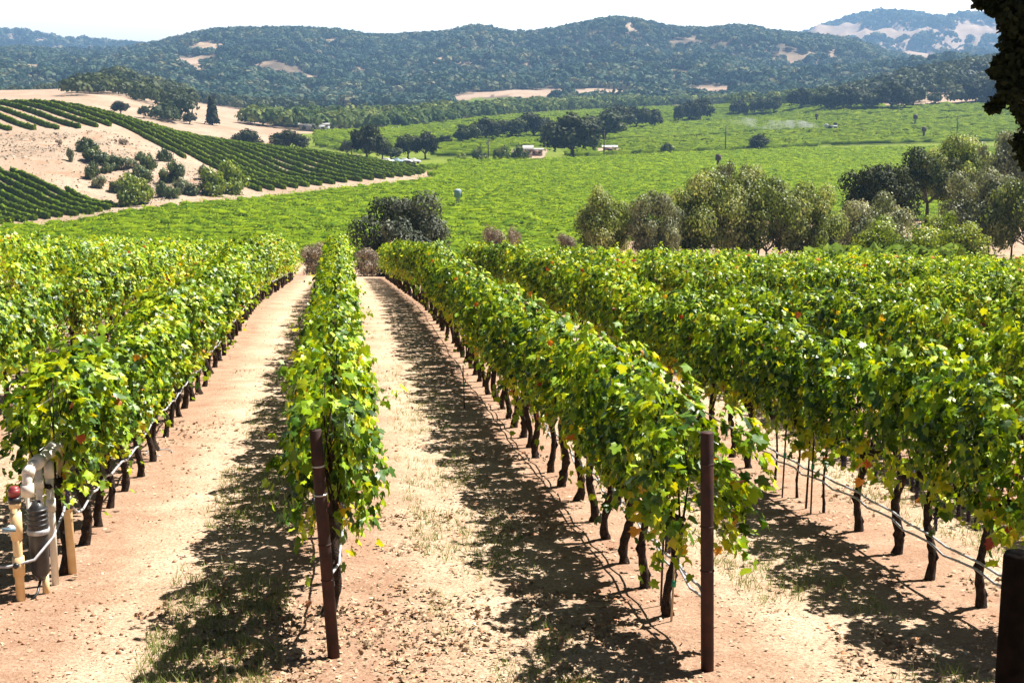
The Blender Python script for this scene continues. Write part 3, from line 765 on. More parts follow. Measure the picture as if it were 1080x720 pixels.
MB().tube([(.09, .22, .1), (.1, .1, .02), (.06, .02, -.03)], .012, 6).build("drain_tube", M_blackp, e)
MB().tube([(.0, -.03, .3), (0, -.07, .3)], .022, 10).build("fitting", M_blackp, e)
MB().tube([(.12, .86, .5), (.12, .86, .6)], .05, 12).build("valve_body", M_blackp, e)
tag(e, "white and yellowed plastic pipe manifold with black filter beside the left row", "irrigation manifold")

# ------------------------------------------------------------------ litter, clods, grass
lr = np.random.default_rng(21)
def scatter(n, fn, f0=8.2, f1=40, p=1.0):
    f = f0 * (f1 / f0) ** (lr.random(n) ** p); r = lr.uniform(-.38, .38, n) * f
    X, Y = c2w(r, f); keep = fn(X, Y, f)
    return X[keep], Y[keep]
def lit(X, Y, f):
    d = np.abs((X / 2.4 + .5) % 1 - .5) * 2.4
    pr = .25 + .75 * sstep(fbm(X / 1.6, Y / 2.2, 40) + .3 * fbm(X * 2, Y * 2, 44), -.1, .35)
    return lr.random(len(X)) < pr * np.where(d < .3, .6, 1)
X, Y = scatter(110000, lit, 8.2, 45)
n = len(X); P = np.stack([X, Y, terrain(X, Y) + .006 + lr.random(n) * .012], 1)
v, f, t = leaves(P, np.array([0, 0, 1.]) + lr.normal(0, .35, (n, 3)), lr.normal(0, 1, (n, 3)), .007 + .032 * lr.random(n) ** 3 * (1 + .0 * n), (QUAD_V * [1, .55, 1], QUAD_F), np.clip(lr.beta(2, 1.6, n), 0, .96) + .05 * (lr.random(n) < .02))
o = mk("leaf_litter", v, f, M_litter, tint=t); tag(o, "scattered dry chips and dead leaf bits on the soil between rows", "litter", kind="stuff")
# bigger fallen leaves in drifts
def lit2(X, Y, f):
    d = np.abs((X / 2.4 + .5) % 1 - .5) * 2.4
    return (lr.random(len(X)) < sstep(fbm(X / .9, Y / 1.3, 60), .12, .4)) & (d < 1.1)
X, Y = scatter(30000, lit2, 8.2, 26)
n = len(X); P = np.stack([X, Y, terrain(X, Y) + .012 + lr.random(n) * .015], 1)
v, f, t = leaves(P, np.array([0, 0, 1.]) + lr.normal(0, .5, (n, 3)), lr.normal(0, 1, (n, 3)), lr.uniform(.02, .05, n), (LEAF_V * [1, 1, 2], LEAF_F), np.where(lr.random(n) < .05, .985, lr.uniform(.1, .75, n)))
o = mk("fallen_leaves", v, f, M_litter, tint=t); tag(o, "drifts of curled brown and orange fallen vine leaves on the ground", "leaves", kind="stuff")
# grass
def gr(X, Y, f):
    lane_ = np.round(X / 2.4 - .5)
    d = np.abs(X / 2.4 - .5 - lane_) * 2.4      # 0 in the middle of a lane
    amt = np.select([lane_ == -1, lane_ == 0, lane_ == 1], [.8, .5, .4], .45)
    ctr = np.where(lane_ == -1, np.abs(X + .95), np.where(lane_ == 0, np.abs(X - 1.1), d))
    return (lr.random(len(X)) < amt * sstep(fbm(X / 1.1, Y / 1.8, 70) + .25, .05, .5)) & (ctr < .48)
X, Y = scatter(42000, gr, 8.4, 40)
n = len(X); k = 5
X = np.repeat(X, k) + lr.normal(0, .03, n * k); Y = np.repeat(Y, k) + lr.normal(0, .03, n * k); n *= k
h = lr.uniform(.03, .1, n); a = lr.uniform(0, 6.28, n); w = .004
z = terrain(X, Y) - .003
b0 = np.stack([X - w * np.cos(a), Y - w * np.sin(a), z], 1); b1 = np.stack([X + w * np.cos(a), Y + w * np.sin(a), z], 1)
tp = np.stack([X + lr.normal(0, .4, n) * h, Y + lr.normal(0, .4, n) * h, z + h], 1)
V_ = np.stack([b0, b1, tp], 1).reshape(-1, 3); F_ = np.arange(n * 3).reshape(-1, 3)
o = mk("grass", V_, F_, M_grass, tint=lr.beta(1.5, 1.8, n)); tag(o, "short thin grass tufts in the dirt lanes between the rows", "grass", kind="stuff")
# clods
X, Y = scatter(9000, lambda X, Y, f: lr.random(len(X)) < sstep(fbm(X / .7, Y / .7, 80), -.05, .4), 8.2, 22)
n = len(X); sz = .006 + .022 * lr.random(n) ** 3
base = np.array([(0, 0, 1), (.9, 0, .2), (.2, .9, .3), (-.8, .4, .2), (-.6, -.7, .25), (.4, -.8, .2), (0, 0, -.5)]); bf = np.array([(0, 1, 2), (0, 2, 3), (0, 3, 4), (0, 4, 5), (0, 5, 1), (6, 2, 1), (6, 3, 2), (6, 4, 3), (6, 5, 4), (6, 1, 5)])
V_ = (base[None] * (sz[:, None, None]) * lr.uniform(.6, 1.3, (n, 7, 3)) + np.stack([X, Y, terrain(X, Y)], 1)[:, None]).reshape(-1, 3)
F_ = (bf[None] + (np.arange(n) * 7)[:, None, None]).reshape(-1, 3)
o = mk("soil_clods", V_, F_, simple("clod", (.28, .13, .075), (.5, .3, .19), 30, .95, spec=.1)); tag(o, "small reddish clods and stones on the lane soil", "clods", kind="stuff")

# ------------------------------------------------------------------ trees
def crown_mesh(seed, rx, ry, rz, nf, fs, m, zc, lumps=26, squash=1.0, lowcut=-.55, name="crown", fill=.55, lr_=.42):
    rg = np.random.default_rng(seed)
    d = norm(rg.normal(0, 1, (lumps * 3, 3))); d = d[d[:, 2] > lowcut][:lumps]
    rad = rg.uniform(.45, .92, (len(d), 1))
    C = d * rad * np.array([rx, ry, rz]); br = rg.uniform(lr_ * .55, lr_ * 1.15, len(d)) * min(rx, ry, rz * 1.2)
    w = br ** 2; w /= w.sum(); ch = rg.choice(len(d), nf, p=w)
    n = norm(rg.normal(0, 1, (nf, 3)) + np.array([0, 0, .25]))
    u = 1 - rg.random(nf) ** 2 * fill
    P = C[ch] + n * (br[ch] * u)[:, None] * np.array([1, 1, .8])
    P += rg.normal(0, fs * .5, P.shape)
    P[:, 2] += zc
    Nn = n + rg.normal(0, .33, n.shape)
    tint = np.clip(rg.normal(.45, .2, nf) + rg.normal(0, .16, len(d))[ch], 0, 1)
    v, f, t = leaves(P, Nn, rg.normal(0, 1, (nf, 3)), rg.uniform(.6, 1.3, nf) * fs, (QUAD_V, QUAD_F), tint)
    return mk(name, v, f, m, tint=t, link=False), C + [0, 0, zc], br
def trunk_mesh(seed, h, r, C, nl=7, z0=.3, multi=1, spread=.3):
    rg = np.random.default_rng(seed); mb = MB()
    bases = [np.array([0, 0, -.4])] if multi == 1 else [np.array([rg.normal(0, spread), rg.normal(0, spread), -.4]) for _ in range(multi)]
    for b in bases:
        fork = b + np.array([rg.normal(0, .08 * h), rg.normal(0, .08 * h), .4 + h])
        mid = (b + fork) / 2 + rg.normal(0, .03 * h, 3)
        mb.tube([b, mid, fork], [r * 1.3, r, r * .8], 8, jit=.1, rng=rg)
        for i in rg.choice(len(C), min(nl, len(C)), replace=False):
            e_ = C[i]; mid = (fork + e_) / 2 + rg.normal(0, .06 * h, 3); mid[2] -= .05 * h
            mb.tube([fork, mid, e_], [r * .55, r * .35, r * .12], 5, caps=False)
    return mb.build("trunk", M_tbark, smooth=True, link=False)

PROTO = {}
def proto(key, seed, rx, ry, rz, nf, fs, m, th, tr, multi=1, lumps=26, zc=None, lowcut=-.55, fill=.55, lr_=.42, spread=.3):
    zc = th + rz * .75 if zc is None else zc
    c, C, br = crown_mesh(seed, rx, ry, rz, nf, fs, m, zc, lumps, lowcut=lowcut, fill=fill, lr_=lr_)
    t = trunk_mesh(seed + 1, th, tr, C, 8, multi=multi, spread=spread)
    co = np.empty(len(c.vertices) * 3, np.float32); c.vertices.foreach_get('co', co); PROTO[key] = (c, t, float(np.percentile(co[2::3], 99.3)))
# oaks, nominal size metres
for i in range(4): proto(f"oak{i}", 100 + i, 6.0, 6.0, 4.6, 4200, .62, M_oak, 2.4, .42, lumps=30 - 3 * i)
for i in range(2): proto(f"doak{i}", 120 + i, 6.0, 6.0, 4.8, 4200, .6, M_oakdark, 2.2, .45, lumps=32)
for i in range(3): proto(f"olive{i}", 140 + i, 4.0, 4.0, 2.9, 24000, .14, M_olive2 if i != 1 else M_olive, .9, .09, multi=7, lumps=44, lowcut=-.8, fill=.8, lr_=.36, spread=.8, zc=2.9)
proto("greyshrub", 150, 3.3, 3.0, 2.2, 18000, .13, M_olive, .5, .1, multi=4, lumps=34, lowcut=-.9, zc=1.7, fill=.6)
proto("darkshrub", 151, 3.6, 3.4, 2.6, 24000, .13, leafmat("blue_green_leaf", [(0, (.022, .032, .018)), (.6, (.07, .085, .055)), (1, (.2, .21, .16))], 0.12, 0.6, spec=.15), .5, .12, multi=3, lumps=38, lowcut=-.9, zc=2.0, fill=.5)
proto("dryround", 153, 1.6, 1.6, 1.5, 6000, .11, M_dry, .3, .04, multi=6, lumps=26, lowcut=-.9, zc=1.5, fill=.8, lr_=.5)
proto("reddry", 152, 1.5, 1.2, .8, 2600, .1, M_dry, .2, .04, multi=5, lumps=16, lowcut=-.9, zc=.75, fill=.9)
for i in range(3): proto(f"bush{i}", 160 + i, 1.6, 1.6, 1.1, 2400, .19, M_bush, .2, .06, multi=3, lumps=20, lowcut=-.9, zc=.7, lr_=.5)
proto("bushlime", 165, 1.6, 1.6, 1.2, 2600, .19, M_lime, .3, .06, multi=3, lumps=20, lowcut=-.9, zc=.8, lr_=.5)
proto("bushgrey", 166, 1.6, 1.6, 1.0, 2200, .18, M_olive, .2, .06, multi=3, lumps=20, lowcut=-.9, zc=.65, lr_=.5)
proto("bushdry", 167, 1.5, 1.5, .7, 500, .2, M_dry, .1, .03, multi=3, lumps=10, lowcut=-.4, zc=.5)
proto("greenmass", 168, 3.8, 3.0, 2.6, 12000, .15, M_lime, .4, .07, multi=8, lumps=36, lowcut=-.9, zc=2.1, fill=.9, spread=1.0)
proto("darkoakmid", 169, 4.0, 4.0, 3.2, 13000, .2, M_oakdark, 1.5, .22, lumps=34, lowcut=-.7, zc=3.6)
proto("midoak", 170, 3.6, 3.6, 2.8, 11000, .2, M_oak, 1.9, .22, lumps=26, lowcut=-.5, zc=4.1)

def plant(key, px, base_py, top_py, name, label, cat, group=None, wide=1.0, f=None, rz=None, width=None):
    """stand a plant on the terrain where the line of sight through its foot meets it (or at forward distance f)"""
    if f is None:
        q = hit(px, base_py, f0=80); x, y, f_ = q
    else:
        a_, _u = ray(px, base_py); x, y = c2w(a_ * f, f); f_ = f
    z = zt(x, y); a_, u_ = ray(px, top_py)
    h = CZ + u_ * f_ - z
    c, t, H = PROTO[key]; s = max(h / H, .05)
    sw = s * wide if width is None else (width / FPX * f_) / (2 * {'k': 1}['k'] * _ext(key))
    e = empty(name, (x, y, z - .02 * s), rz if rz is not None else vr.uniform(0, 6.28), (sw, sw, s))
    use("crown", c, e); use("trunk", t, e)
    tag(e, label, cat, group); return e
def _ext(key):
    c = PROTO[key][0]; co = np.empty(len(c.vertices) * 3, np.float32); c.vertices.foreach_get("co", co); co = co.reshape(-1, 3)
    return float((np.percentile(np.hypot(co[:, 0], co[:, 1]), 97)))

# edge of the block
plant("darkshrub", 428, 285, 208, "shrub", "large dark grey-green shrub where the rows end beyond the path", "shrub", width=104, f=87)
plant("dryround", 388, 285, 262, "shrub", "brown dry shrub under the left side of the large dark shrub", "shrub", f=82, width=30)
plant("dryround", 331, 285, 257, "shrub", "reddish dry shrub at the far end of the left path", "shrub", f=84, width=30)
plant("dryround", 520, 262, 239, "shrub", "left of two pale pinkish dry shrubs peeking over the row tops", "shrub", "pale dry shrubs over the row tops", f=92, width=26)
plant("dryround", 541, 262, 241, "shrub", "right of two pale pinkish dry shrubs peeking over the row tops", "shrub", "pale dry shrubs over the row tops", f=93, width=20)
plant("dryround", 597, 268, 247, "shrub", "small pale dry shrub left of the round olive-green trees", "shrub", f=92, width=22)
G = "grey-green trees beyond the right rows"
plant("olive0", 640, 268, 202, "bushy_tree", "round dark-sided tree, leftmost of the grey-green trees beyond the rows", "tree", G, f=94, width=70)
plant("olive1", 690, 268, 205, "bushy_tree", "wispy grey tree second from left in the line beyond the rows", "tree", G, f=93, width=62)
plant("olive2", 742, 270, 183, "bushy_tree", "tall many-stemmed tree left of centre in the large olive-green group", "tree", G, f=96, width=92)
plant("olive0", 800, 272, 183, "bushy_tree", "tallest olive-green tree in the middle of the large group", "tree", G, f=97, width=98)
plant("olive1", 768, 250, 176, "bushy_tree", "dark grey crown poking up behind the large olive-green group", "tree", G, f=112, width=60)
plant("olive2", 850, 272, 196, "bushy_tree", "olive-green tree at the right end of the large group", "tree", G, f=98, width=72)
plant("darkoakmid", 925, 262, 176, "oak_tree", "dense dark oak standing right of the olive-green group", "tree", None, f=122, width=78)
plant("greyshrub", 925, 262, 208, "shrub", "brownish grey shrub in front of the dense dark oak", "shrub", None, f=100, width=78)
plant("midoak", 978, 233, 158, "oak_tree", "brown-green oak with a bare dark trunk above the dirt patch", "tree", None, f=136, width=66)
plant("olive2", 1010, 235, 146, "bushy_tree", "pale green feathery tree behind the oak with the bare trunk", "tree", None, f=142, width=80)
plant("olive1", 1062, 240, 140, "bushy_tree", "grey tree under the overhanging branch at the right edge", "tree", None, f=138, width=74)
plant("olive1", 1030, 282, 182, "bushy_tree", "pale grey-leaved tree low at the right edge", "tree", None, f=104, width=84)
plant("olive0", 1085, 284, 185, "bushy_tree", "grey-green tree cut off by the right edge of the picture", "tree", None, f=100, width=90)
plant("greenmass", 952, 284, 232, "shrub", "bright green thicket just behind the last right rows", "shrub", None, f=92, width=84)
plant("greenmass", 1008, 284, 228, "shrub", "darker green thicket right of the bright green one", "shrub", None, f=94, width=76)
plant("bushdry", 890, 262, 228, "shrub", "dry brown shrub beside the dirt patch", "shrub", None, f=108, width=30)
# sapling on the dirt
q = c2w(ray(890, 250)[0] * 100, 100); 
# short green rows past the main block on the right
def hedge_strip(name, pts, wdt, hgt, m, rg, step=.5, nq=8, qs=.3, parent=None, quads=True):
    """hedge following world polyline pts (n,2)"""
    seg = np.linalg.norm(np.diff(pts, axis=0), axis=1); s = np.concatenate([[0], np.cumsum(seg)]); Lh = s[-1]
    t = np.arange(0, Lh + step * .5, step); x = np.interp(t, s, pts[:, 0]); y = np.interp(t, s, pts[:, 1])
    if len(t) < 3: return None
    d = np.stack([np.gradient(x), np.gradient(y)], 1); d = norm(d); nrm = np.stack([-d[:, 1], d[:, 0]], 1)
    z = terrain(x, y, False)
    prof = np.array([(-.38, .0), (-.5, .45), (-.42, .85), (-.1, 1.), (.25, .98), (.5, .75), (.45, .4), (.38, 0)])
    n = len(t); k = len(prof)
    o_ = prof[None, :, 0] * wdt * (1 + rg.normal(0, .16, (n, k))); vg = np.clip(1 + .25 * fbm(t / 6, t * 0 + rg.uniform(0, 99), 5) + .1 * rg.normal(0, 1, n), .5, 1.3); hz = prof[None, :, 1] * hgt * vg[:, None] * (1 + rg.normal(0, .12, (n, k))) - (prof[None, :, 1] == 0) * .05
    V = np.stack([x[:, None] + nrm[:, 0:1] * o_ + rg.normal(0, .06, (n, k)), y[:, None] + nrm[:, 1:2] * o_ + rg.normal(0, .06, (n, k)), z[:, None] + hz], -1).reshape(-1, 3)
    i = np.arange(n - 1)[:, None] * k; j = np.arange(k - 1)[None]
    F = np.stack([i + j, i + j + 1, i + k + j + 1, i + k + j], -1).reshape(-1, 4)
    T = np.clip(rg.normal(.4, .2, len(F)), 0, 1)
    if quads:
        m_ = int(Lh * nq); tt = rg.uniform(0, Lh, m_); xx = np.interp(tt, t, x); yy = np.interp(tt, t, y); zz = np.interp(tt, t, z)
        nx = np.interp(tt, t, nrm[:, 0]); ny = np.interp(tt, t, nrm[:, 1])
        th = rg.uniform(-.25, math.pi + .25, m_); c_, s_ = np.cos(th), np.sin(th)
        P = np.stack([xx + nx * c_ * wdt * .55, yy + ny * c_ * wdt * .55, zz + hgt * np.interp(tt, t, vg) * (.5 + .56 * s_)], 1)
        Nn = np.stack([nx * c_, ny * c_, s_ + .2], 1) + rg.normal(0, .5, (m_, 3))
        v, f, t2 = leaves(P, Nn, rg.normal(0, 1, (m_, 3)), rg.uniform(.6, 1.3, m_) * qs, (QUAD_V, QUAD_F), np.clip(rg.normal(.5, .2, m_), 0, 1))
        F = np.concatenate([F, f + len(V)]); V = np.concatenate([V, v]); T = np.concatenate([T, t2])
    return V, F, T
hr = np.random.default_rng(77)
for i in range(6):
    f_ = 83 + i * 2.4; a0, a1 = ray(848 + i * 3, 270)[0], ray(1015, 270)[0]
    p0 = c2w(a0 * f_, f_); p1 = c2w(a1 * f_, f_)
    V_, F_, T_ = hedge_strip("vine_row", np.array([p0, p1]), .8, 1.35, M_row, hr, .4, 40, .16)
    o = mk("vine_row", V_, F_, M_row, tint=T_)
    tag(o, "short dark green vine row just past the main rows, below the dirt patch", "vine row", "short vine rows below the dirt patch")

# ------------------------------------------------------------------ hill vineyard rows
RD = norm(np.array([0.60, -0.80])); RN = np.array([0.80, 0.60])   # camera-frame right/forward
def clip_rows(poly, spacing, frange, label, group, off0, step=.5, rd=RD, w=.65, h=1.0):
    rn = np.array([-rd[1], rd[0]])
    cnt = 0
    for kk in range(-200, 400):
        c0 = rn * (off0 + kk * spacing)
        t = np.arange(-520, 520, 1.0)
        P = c0[None] + rd[None] * t[:, None]
        X, Y = c2w(P[:, 0], P[:, 1]); ok = (P[:, 1] > frange[0]) & (P[:, 1] < frange[1]) & (np.abs(P[:, 0] / np.maximum(P[:, 1], 1)) < .42)
        if not ok.any(): continue
        Z = terrain(X[ok], Y[ok], False); a_, b_ = project(X[ok], Y[ok], Z)
        ins = np.zeros(len(t), bool); ins[np.where(ok)[0]] = inpoly(a_, b_, poly)
        ix = np.where(ins)[0]
        if len(ix) < 5: continue
        for run in np.split(ix, np.where(np.diff(ix) > 3)[0] + 1):
            if len(run) < 5: continue
            V_, F_, T_ = hedge_strip("vine_row", np.stack([X[run], Y[run]], 1), w, h, M_row, hr, .6, 16, .22)
            o = mk("vine_row", V_, F_, M_row, tint=T_)
            tag(o, label, "vine row", group); cnt += 1
    return cnt
print("up", clip_rows(HILLROWS_UP, 4.3, (270, 400), "dark green vine row running down the upper slope of the left hill", "vine rows on the upper left hill", 0.3))
print("low", clip_rows(HILLROWS_LOW, 2.3, (205, 300), "dark green vine row below the eroded bank of the left hill", "vine rows below the eroded bank", 0.1, rd=norm(np.array([0.72, -0.69])), w=.6, h=.9))

# ------------------------------------------------------------------ valley floor vineyards (uncountable)
def field_mass(name, f0, f1, spacing, step, hgt, wdt, mat_, label, polyfn, slope=.06, nq=0, qs=.5, jit=.16):
    rg = np.random.default_rng(int(f0)); Vs, Fs, Ts = [], [], []; off = 0
    c = f0 - 60
    while c < f1 + 60:
        r = np.arange(-.42 * f1, .42 * f1, step); f = c + slope * r + 1.2 * np.sin(r / 60) * (f0 < 400)
        X, Y = c2w(r, f); ok = (f > f0) & (f < f1) & (np.abs(r) < .41 * f)
        c += spacing
        if ok.sum() < 3: continue
        Z = terrain(X, Y, False); a_, b_ = project(X, Y, Z)
        ok &= polyfn(a_, b_, X, Y, f) & (rg.random(len(r)) > .004)
        n = n_r = len(r); prof = np.array([(-.45, .15), (-.33, .7), (.05, .85), (.4, .65), (.45, .1)]); k = 5
        vig = np.clip(1 + .07 * rg.normal(0, 1, n_r), .5, 1.3)
        o_ = prof[None, :, 0] * wdt * (1 + rg.normal(0, jit * 1.5, (n, k))); hz = prof[None, :, 1] * hgt * vig[:, None] * (1 + rg.normal(0, jit, (n, k)))
        V = np.stack([X[:, None] + FW[0] * o_ + rg.normal(0, step * .2, (n, k)), Y[:, None] + FW[1] * o_ + rg.normal(0, step * .1, (n, k)), Z[:, None] + hz], -1).reshape(-1, 3)
        i = (np.arange(n - 1)[ok[:-1] & ok[1:]])[:, None] * k; j = np.arange(k - 1)[None]
        F = np.stack([i + j, i + j + 1, i + k + j + 1, i + k + j], -1).reshape(-1, 4)
        if len(F) == 0: continue
        T = np.clip(rg.normal(.25, .15, len(F)), 0, 1)  # row core tinted darker, painting in the shadow between leaf clumps
        if nq:
            ii = np.where(ok)[0]; q = rg.choice(ii, int(len(ii) * step * nq)); m_ = len(q); tr_ = rg.uniform(-.5, .5, m_) * step; w_ = rg.normal(0, .42 * wdt, m_)
            P = np.stack([X[q] + RT[0] * tr_ + FW[0] * w_, Y[q] + RT[1] * tr_ + FW[1] * w_, Z[q] + hgt * vig[q] * rg.uniform(.45, 1.15, m_)], 1)
            v, fq, t2 = leaves(P, np.array([0, -.3, .9]) + rg.normal(0, .5, (m_, 3)), rg.normal(0, 1, (m_, 3)), rg.uniform(.5, 1.3, m_) * qs, (QUAD_V, QUAD_F), np.clip(rg.normal(.5, .25, m_), 0, 1))
            F = np.concatenate([F, fq + len(V)]); V = np.concatenate([V, v]); T = np.concatenate([T, t2])
        Vs.append(V); Fs.append(F + off); Ts.append(T); off += len(V)
    o = mk(name, np.concatenate(Vs), np.concatenate(Fs), mat_, tint=np.concatenate(Ts))
    tag(o, label, "vineyard", kind="stuff"); return o
def road_y(px): return np.interp(px, [455, 560, 680, 720, 800, 900, 1000, 1100], [171, 171, 165, 163, 160, 155, 153, 150])
def nearfield(a, b, X, Y, f):
    return (~inpoly(a, b, HILLBOUND)) & (~inpoly(a, b - 7, HILLBOUND)) & (near_h(X, Y) < far_h(X, Y) - .3) & (b > road_y(a) + 1.5) & ~((a < 470) & (f > 330 + 0 * a) & (b < 178))
field_mass("valley_vineyard", 150, 470, 4.0, 1.0, 1.7, 1.3, M_field, "bright green vineyard covering the valley floor below the hill", nearfield, .05, nq=12, qs=.2, jit=.08)
def farfield(a, b, X, Y, f):
    ff = FIELD_FAR(a)
    ok = (f < ff) & (b < road_y(a) - 1.5) & (a > 330) & (b > FOOT_Y(a)) & ~inpoly(a, b, HILLBOUND)
    for P_ in ([(540, 156), (600, 156), (590, 170), (540, 170)], [(628, 156), (655, 156), (655, 164), (628, 164)], [(385, 158), (455, 158), (455, 176), (385, 176)]): ok &= ~inpoly(a, b, P_)
    for pa_, pb_ in (((700, 148), (1100, 120)), ((560, 152), (1000, 138)), ((380, 150), (560, 143)), ((400, 136), (720, 117)), ((860, 124), (1090, 118))):   # tracks between blocks
        yl = pa_[1] + (a - pa_[0]) * (pb_[1] - pa_[1]) / (pb_[0] - pa_[0])
        ok &= ~((np.abs(b - yl) < .5) & (a > pa_[0]) & (a < pb_[0]))
    return ok
field_mass("far_vineyard", 440, 1060, 6.0, 2.0, 1.8, 2.4, M_field2, "pale green vineyard blocks across the far valley floor", farfield, .1, nq=1.4, qs=.55)

# ------------------------------------------------------------------ shrubs on the eroded bank
GB = "shrubs on the eroded bank"
BANK = [("bush0", 92, 160, 147, 22, "dark olive shrub topmost on the eroded bank"), ("bush1", 103, 170, 157, 32, "long olive-green shrub below the topmost dark one"),
        ("bush2", 120, 178, 166, 22, "green shrub at the right end of the long olive one"), ("bush0", 97, 188, 173, 18, "small green shrub at the left edge of the bank scrub"),
        ("bushgrey", 105, 198, 187, 16, "small blue-grey shrub low on the left of the bank"), ("bush1", 112, 182, 174, 16, "low brownish-green shrub under the long olive shrub"),
        ("bushgrey", 138, 178, 168, 18, "small grey shrub in the middle of the bank"), ("bush0", 148, 169, 162, 14, "small dark shrub in the upper middle of the bank"),
        ("bush2", 157, 180, 165, 18, "round dark green shrub in the middle of the bank"), ("bush1", 146, 192, 178, 28, "dark green shrub above the bright green tree-like one"),
        ("bush0", 174, 170, 159, 17, "round dark shrub alone at the top right of the bank"), ("bush1", 180, 192, 172, 28, "large olive-green shrub right of centre on the bank"),
        ("bushlime", 143, 216, 187, 40, "big bright yellow-green shrub at the foot of the bank"), ("bush2", 124, 203, 192, 18, "green shrub left of the big bright yellow-green one"),
        ("bushgrey", 190, 204, 190, 22, "grey-brown shrub low on the right of the bank"), ("bush0", 172, 208, 194, 18, "small green shrub right of the big bright one"),
        ("bush1", 203, 206, 196, 16, "small olive shrub left of the broad pale shrub"), ("bushgrey", 217, 190, 176, 17, "blue-grey shrub above the broad pale one"),
        ("bushlime", 226, 206, 180, 34, "broad pale green shrub at the hill foot, left half"), ("bushlime", 246, 204, 173, 34, "tall yellow-green shrub at the right end of the bank"),
        ("bushdry", 128, 152, 148, 14, "low dry reddish shrub on the bare upper bank"), ("bushdry", 62, 153, 149, 8, "tiny dry shrub alone on the pale bank at left"),
        ("bush2", 183, 209, 199, 16, "small green shrub beside the hill track"), ("bushgrey", 74, 170, 158, 8, "thin pale shrub left of the long olive one")]
for key, px, by, ty, wd, lab in BANK:
    plant(key, px, by, ty - 2, "shrub", lab, "shrub", GB, width=wd)

tr_ = np.random.default_rng(61); n0 = 26000
f_ = tr_.uniform(250, 345, n0); r_ = tr_.uniform(-.4, -.1, n0) * f_; X, Y = c2w(r_, f_); Z = terrain(X, Y, False); a_, b_ = project(X, Y, Z)
kp = inpoly(a_, b_, [(-20, 140), (110, 138), (150, 150), (200, 172), (245, 200), (130, 220), (90, 205), (0, 174), (-20, 170)]) & (tr_.random(n0) < .15 + .85 * sstep(fbm(X / 9, Y / 9, 66), -.05, .35))
X, Y, Z = X[kp], Y[kp], Z[kp]; n = len(X)
v, f, t = leaves(np.stack([X, Y, Z + .06], 1), np.array([0, -.3, .8]) + tr_.normal(0, .5, (n, 3)), tr_.normal(0, 1, (n, 3)), .12 + .45 * tr_.random(n) ** 3, (QUAD_V, QUAD_F), tr_.random(n))
o = mk("dry_tufts", v, f, M_dry, tint=t); tag(o, "dry brown tufts and clods strewn over the eroded bank", "dry grass", kind="stuff")

# ------------------------------------------------------------------ valley trees
GV = "oaks standing in the valley"
VT = [("doak0", 604, 168, 122, 66, None, "largest spreading dark oak standing by the field road"), ("oak1", 636, 150, 120, 60, None, "broad oak just behind the largest spreading oak"),
      ("doak1", 387, 170, 133, 36, None, "tall dark oak left of the parked cars"), ("oak2", 403, 169, 146, 26, None, "lower green tree leaning on the tall dark oak"),
      ("oak3", 366, 165, 149, 14, None, "small brownish tree left of the tall dark oak"), ("oak0", 430, 168, 143, 26, None, "narrow green tree behind the parked cars"),
      ("doak1", 449, 168, 140, 30, None, "round grey-green tree right of the parked cars"), ("oak1", 413, 169, 155, 26, None, "low rounded tree over the parked cars"),
      ("doak0", 262, 160, 137, 34, 440, "dark oak behind the hill crest, left of two"), ("doak1", 305, 162, 138, 44, 436, "dark oak behind the hill crest, right of two"),
      ("oak3", 224, 156, 144, 26, 440, "low tree peeping over the hill crest"),
      ("oak1", 493, 153, 132, 30, None, "green tree at the left end of the middle tree line"), ("doak0", 513, 150, 125, 34, None, "dense green tree in the middle tree line"),
      ("oak0", 540, 148, 126, 34, None, "rounded tree in the middle of the tree line"), ("doak1", 562, 147, 120, 40, None, "big purple-brown oak in the middle tree line"),
      ("oak2", 585, 146, 128, 30, None, "tree between the purple-brown oak and the largest oak"), ("oak1", 470, 154, 143, 16, None, "small tree left of the middle tree line"),
      ("doak0", 652, 138, 112, 36, None, "first dark oak of the grove right of the largest oak"), ("oak2", 672, 137, 113, 30, None, "second oak of the grove right of the largest oak"),
      ("doak1", 687, 136, 116, 24, None, "last dark oak of the grove right of the largest oak"),
      ("oak0", 716, 131, 112, 12, None, "slim tree beside the pair of dark field oaks"), ("doak0", 727, 130, 107, 24, None, "left oak of the dark pair in the far field"),
      ("doak1", 739, 129, 104, 26, None, "right oak of the dark pair in the far field"), ("doak0", 779, 123, 107, 20, None, "lone round dark oak in the far field"),
      ("oak1", 803, 122, 103, 24, None, "left tree of two touching grey-green oaks"), ("oak3", 816, 121, 102, 20, None, "right tree of two touching grey-green oaks"),
      ("doak0", 800, 158, 142, 23, None, "small flat-topped tree alone beside the field road"), ("bush0", 704, 163, 151, 14, None, "round grey bush beside the field road"),
      ("doak0", 845, 116, 94, 30, None, "first big oak of the long line before the right hill"), ("oak1", 872, 117, 93, 34, None, "second big oak of the long line before the right hill"),
      ("doak1", 897, 116, 92, 34, None, "third big oak of the long line before the right hill"), ("oak2", 920, 115, 96, 26, None, "fourth oak of the long line, thinner crown"),
      ("doak0", 940, 117, 88, 44, None, "largest dark oak at the foot of the right hill"), ("oak0", 912, 117, 98, 30, None, "low oak filling the foot of the right hill line"),
      ("oak3", 986, 112, 98, 18, None, "pale grey tree by the dirt scar on the right hill"), ("doak1", 1035, 108, 84, 40, None, "dark oak above the dirt scar on the right hill"),
      ("doak0", 1065, 110, 78, 46, None, "dark oak at the right hill behind the overhanging branch"),
      ("oak1", 962, 113, 92, 36, None, "oak between the largest dark oak and the dirt scar"),
      ("doak1", 127, 121, 107, 20, None, "spreading purple-grey oak alone left of the wooded knoll"), ("oak3", 152, 125, 112, 12, None, "small oak between the lone spreading oak and the knoll"), ("doak0", 200, 131, 119, 16, None, "round dark tree alone on the tan slope"), ]
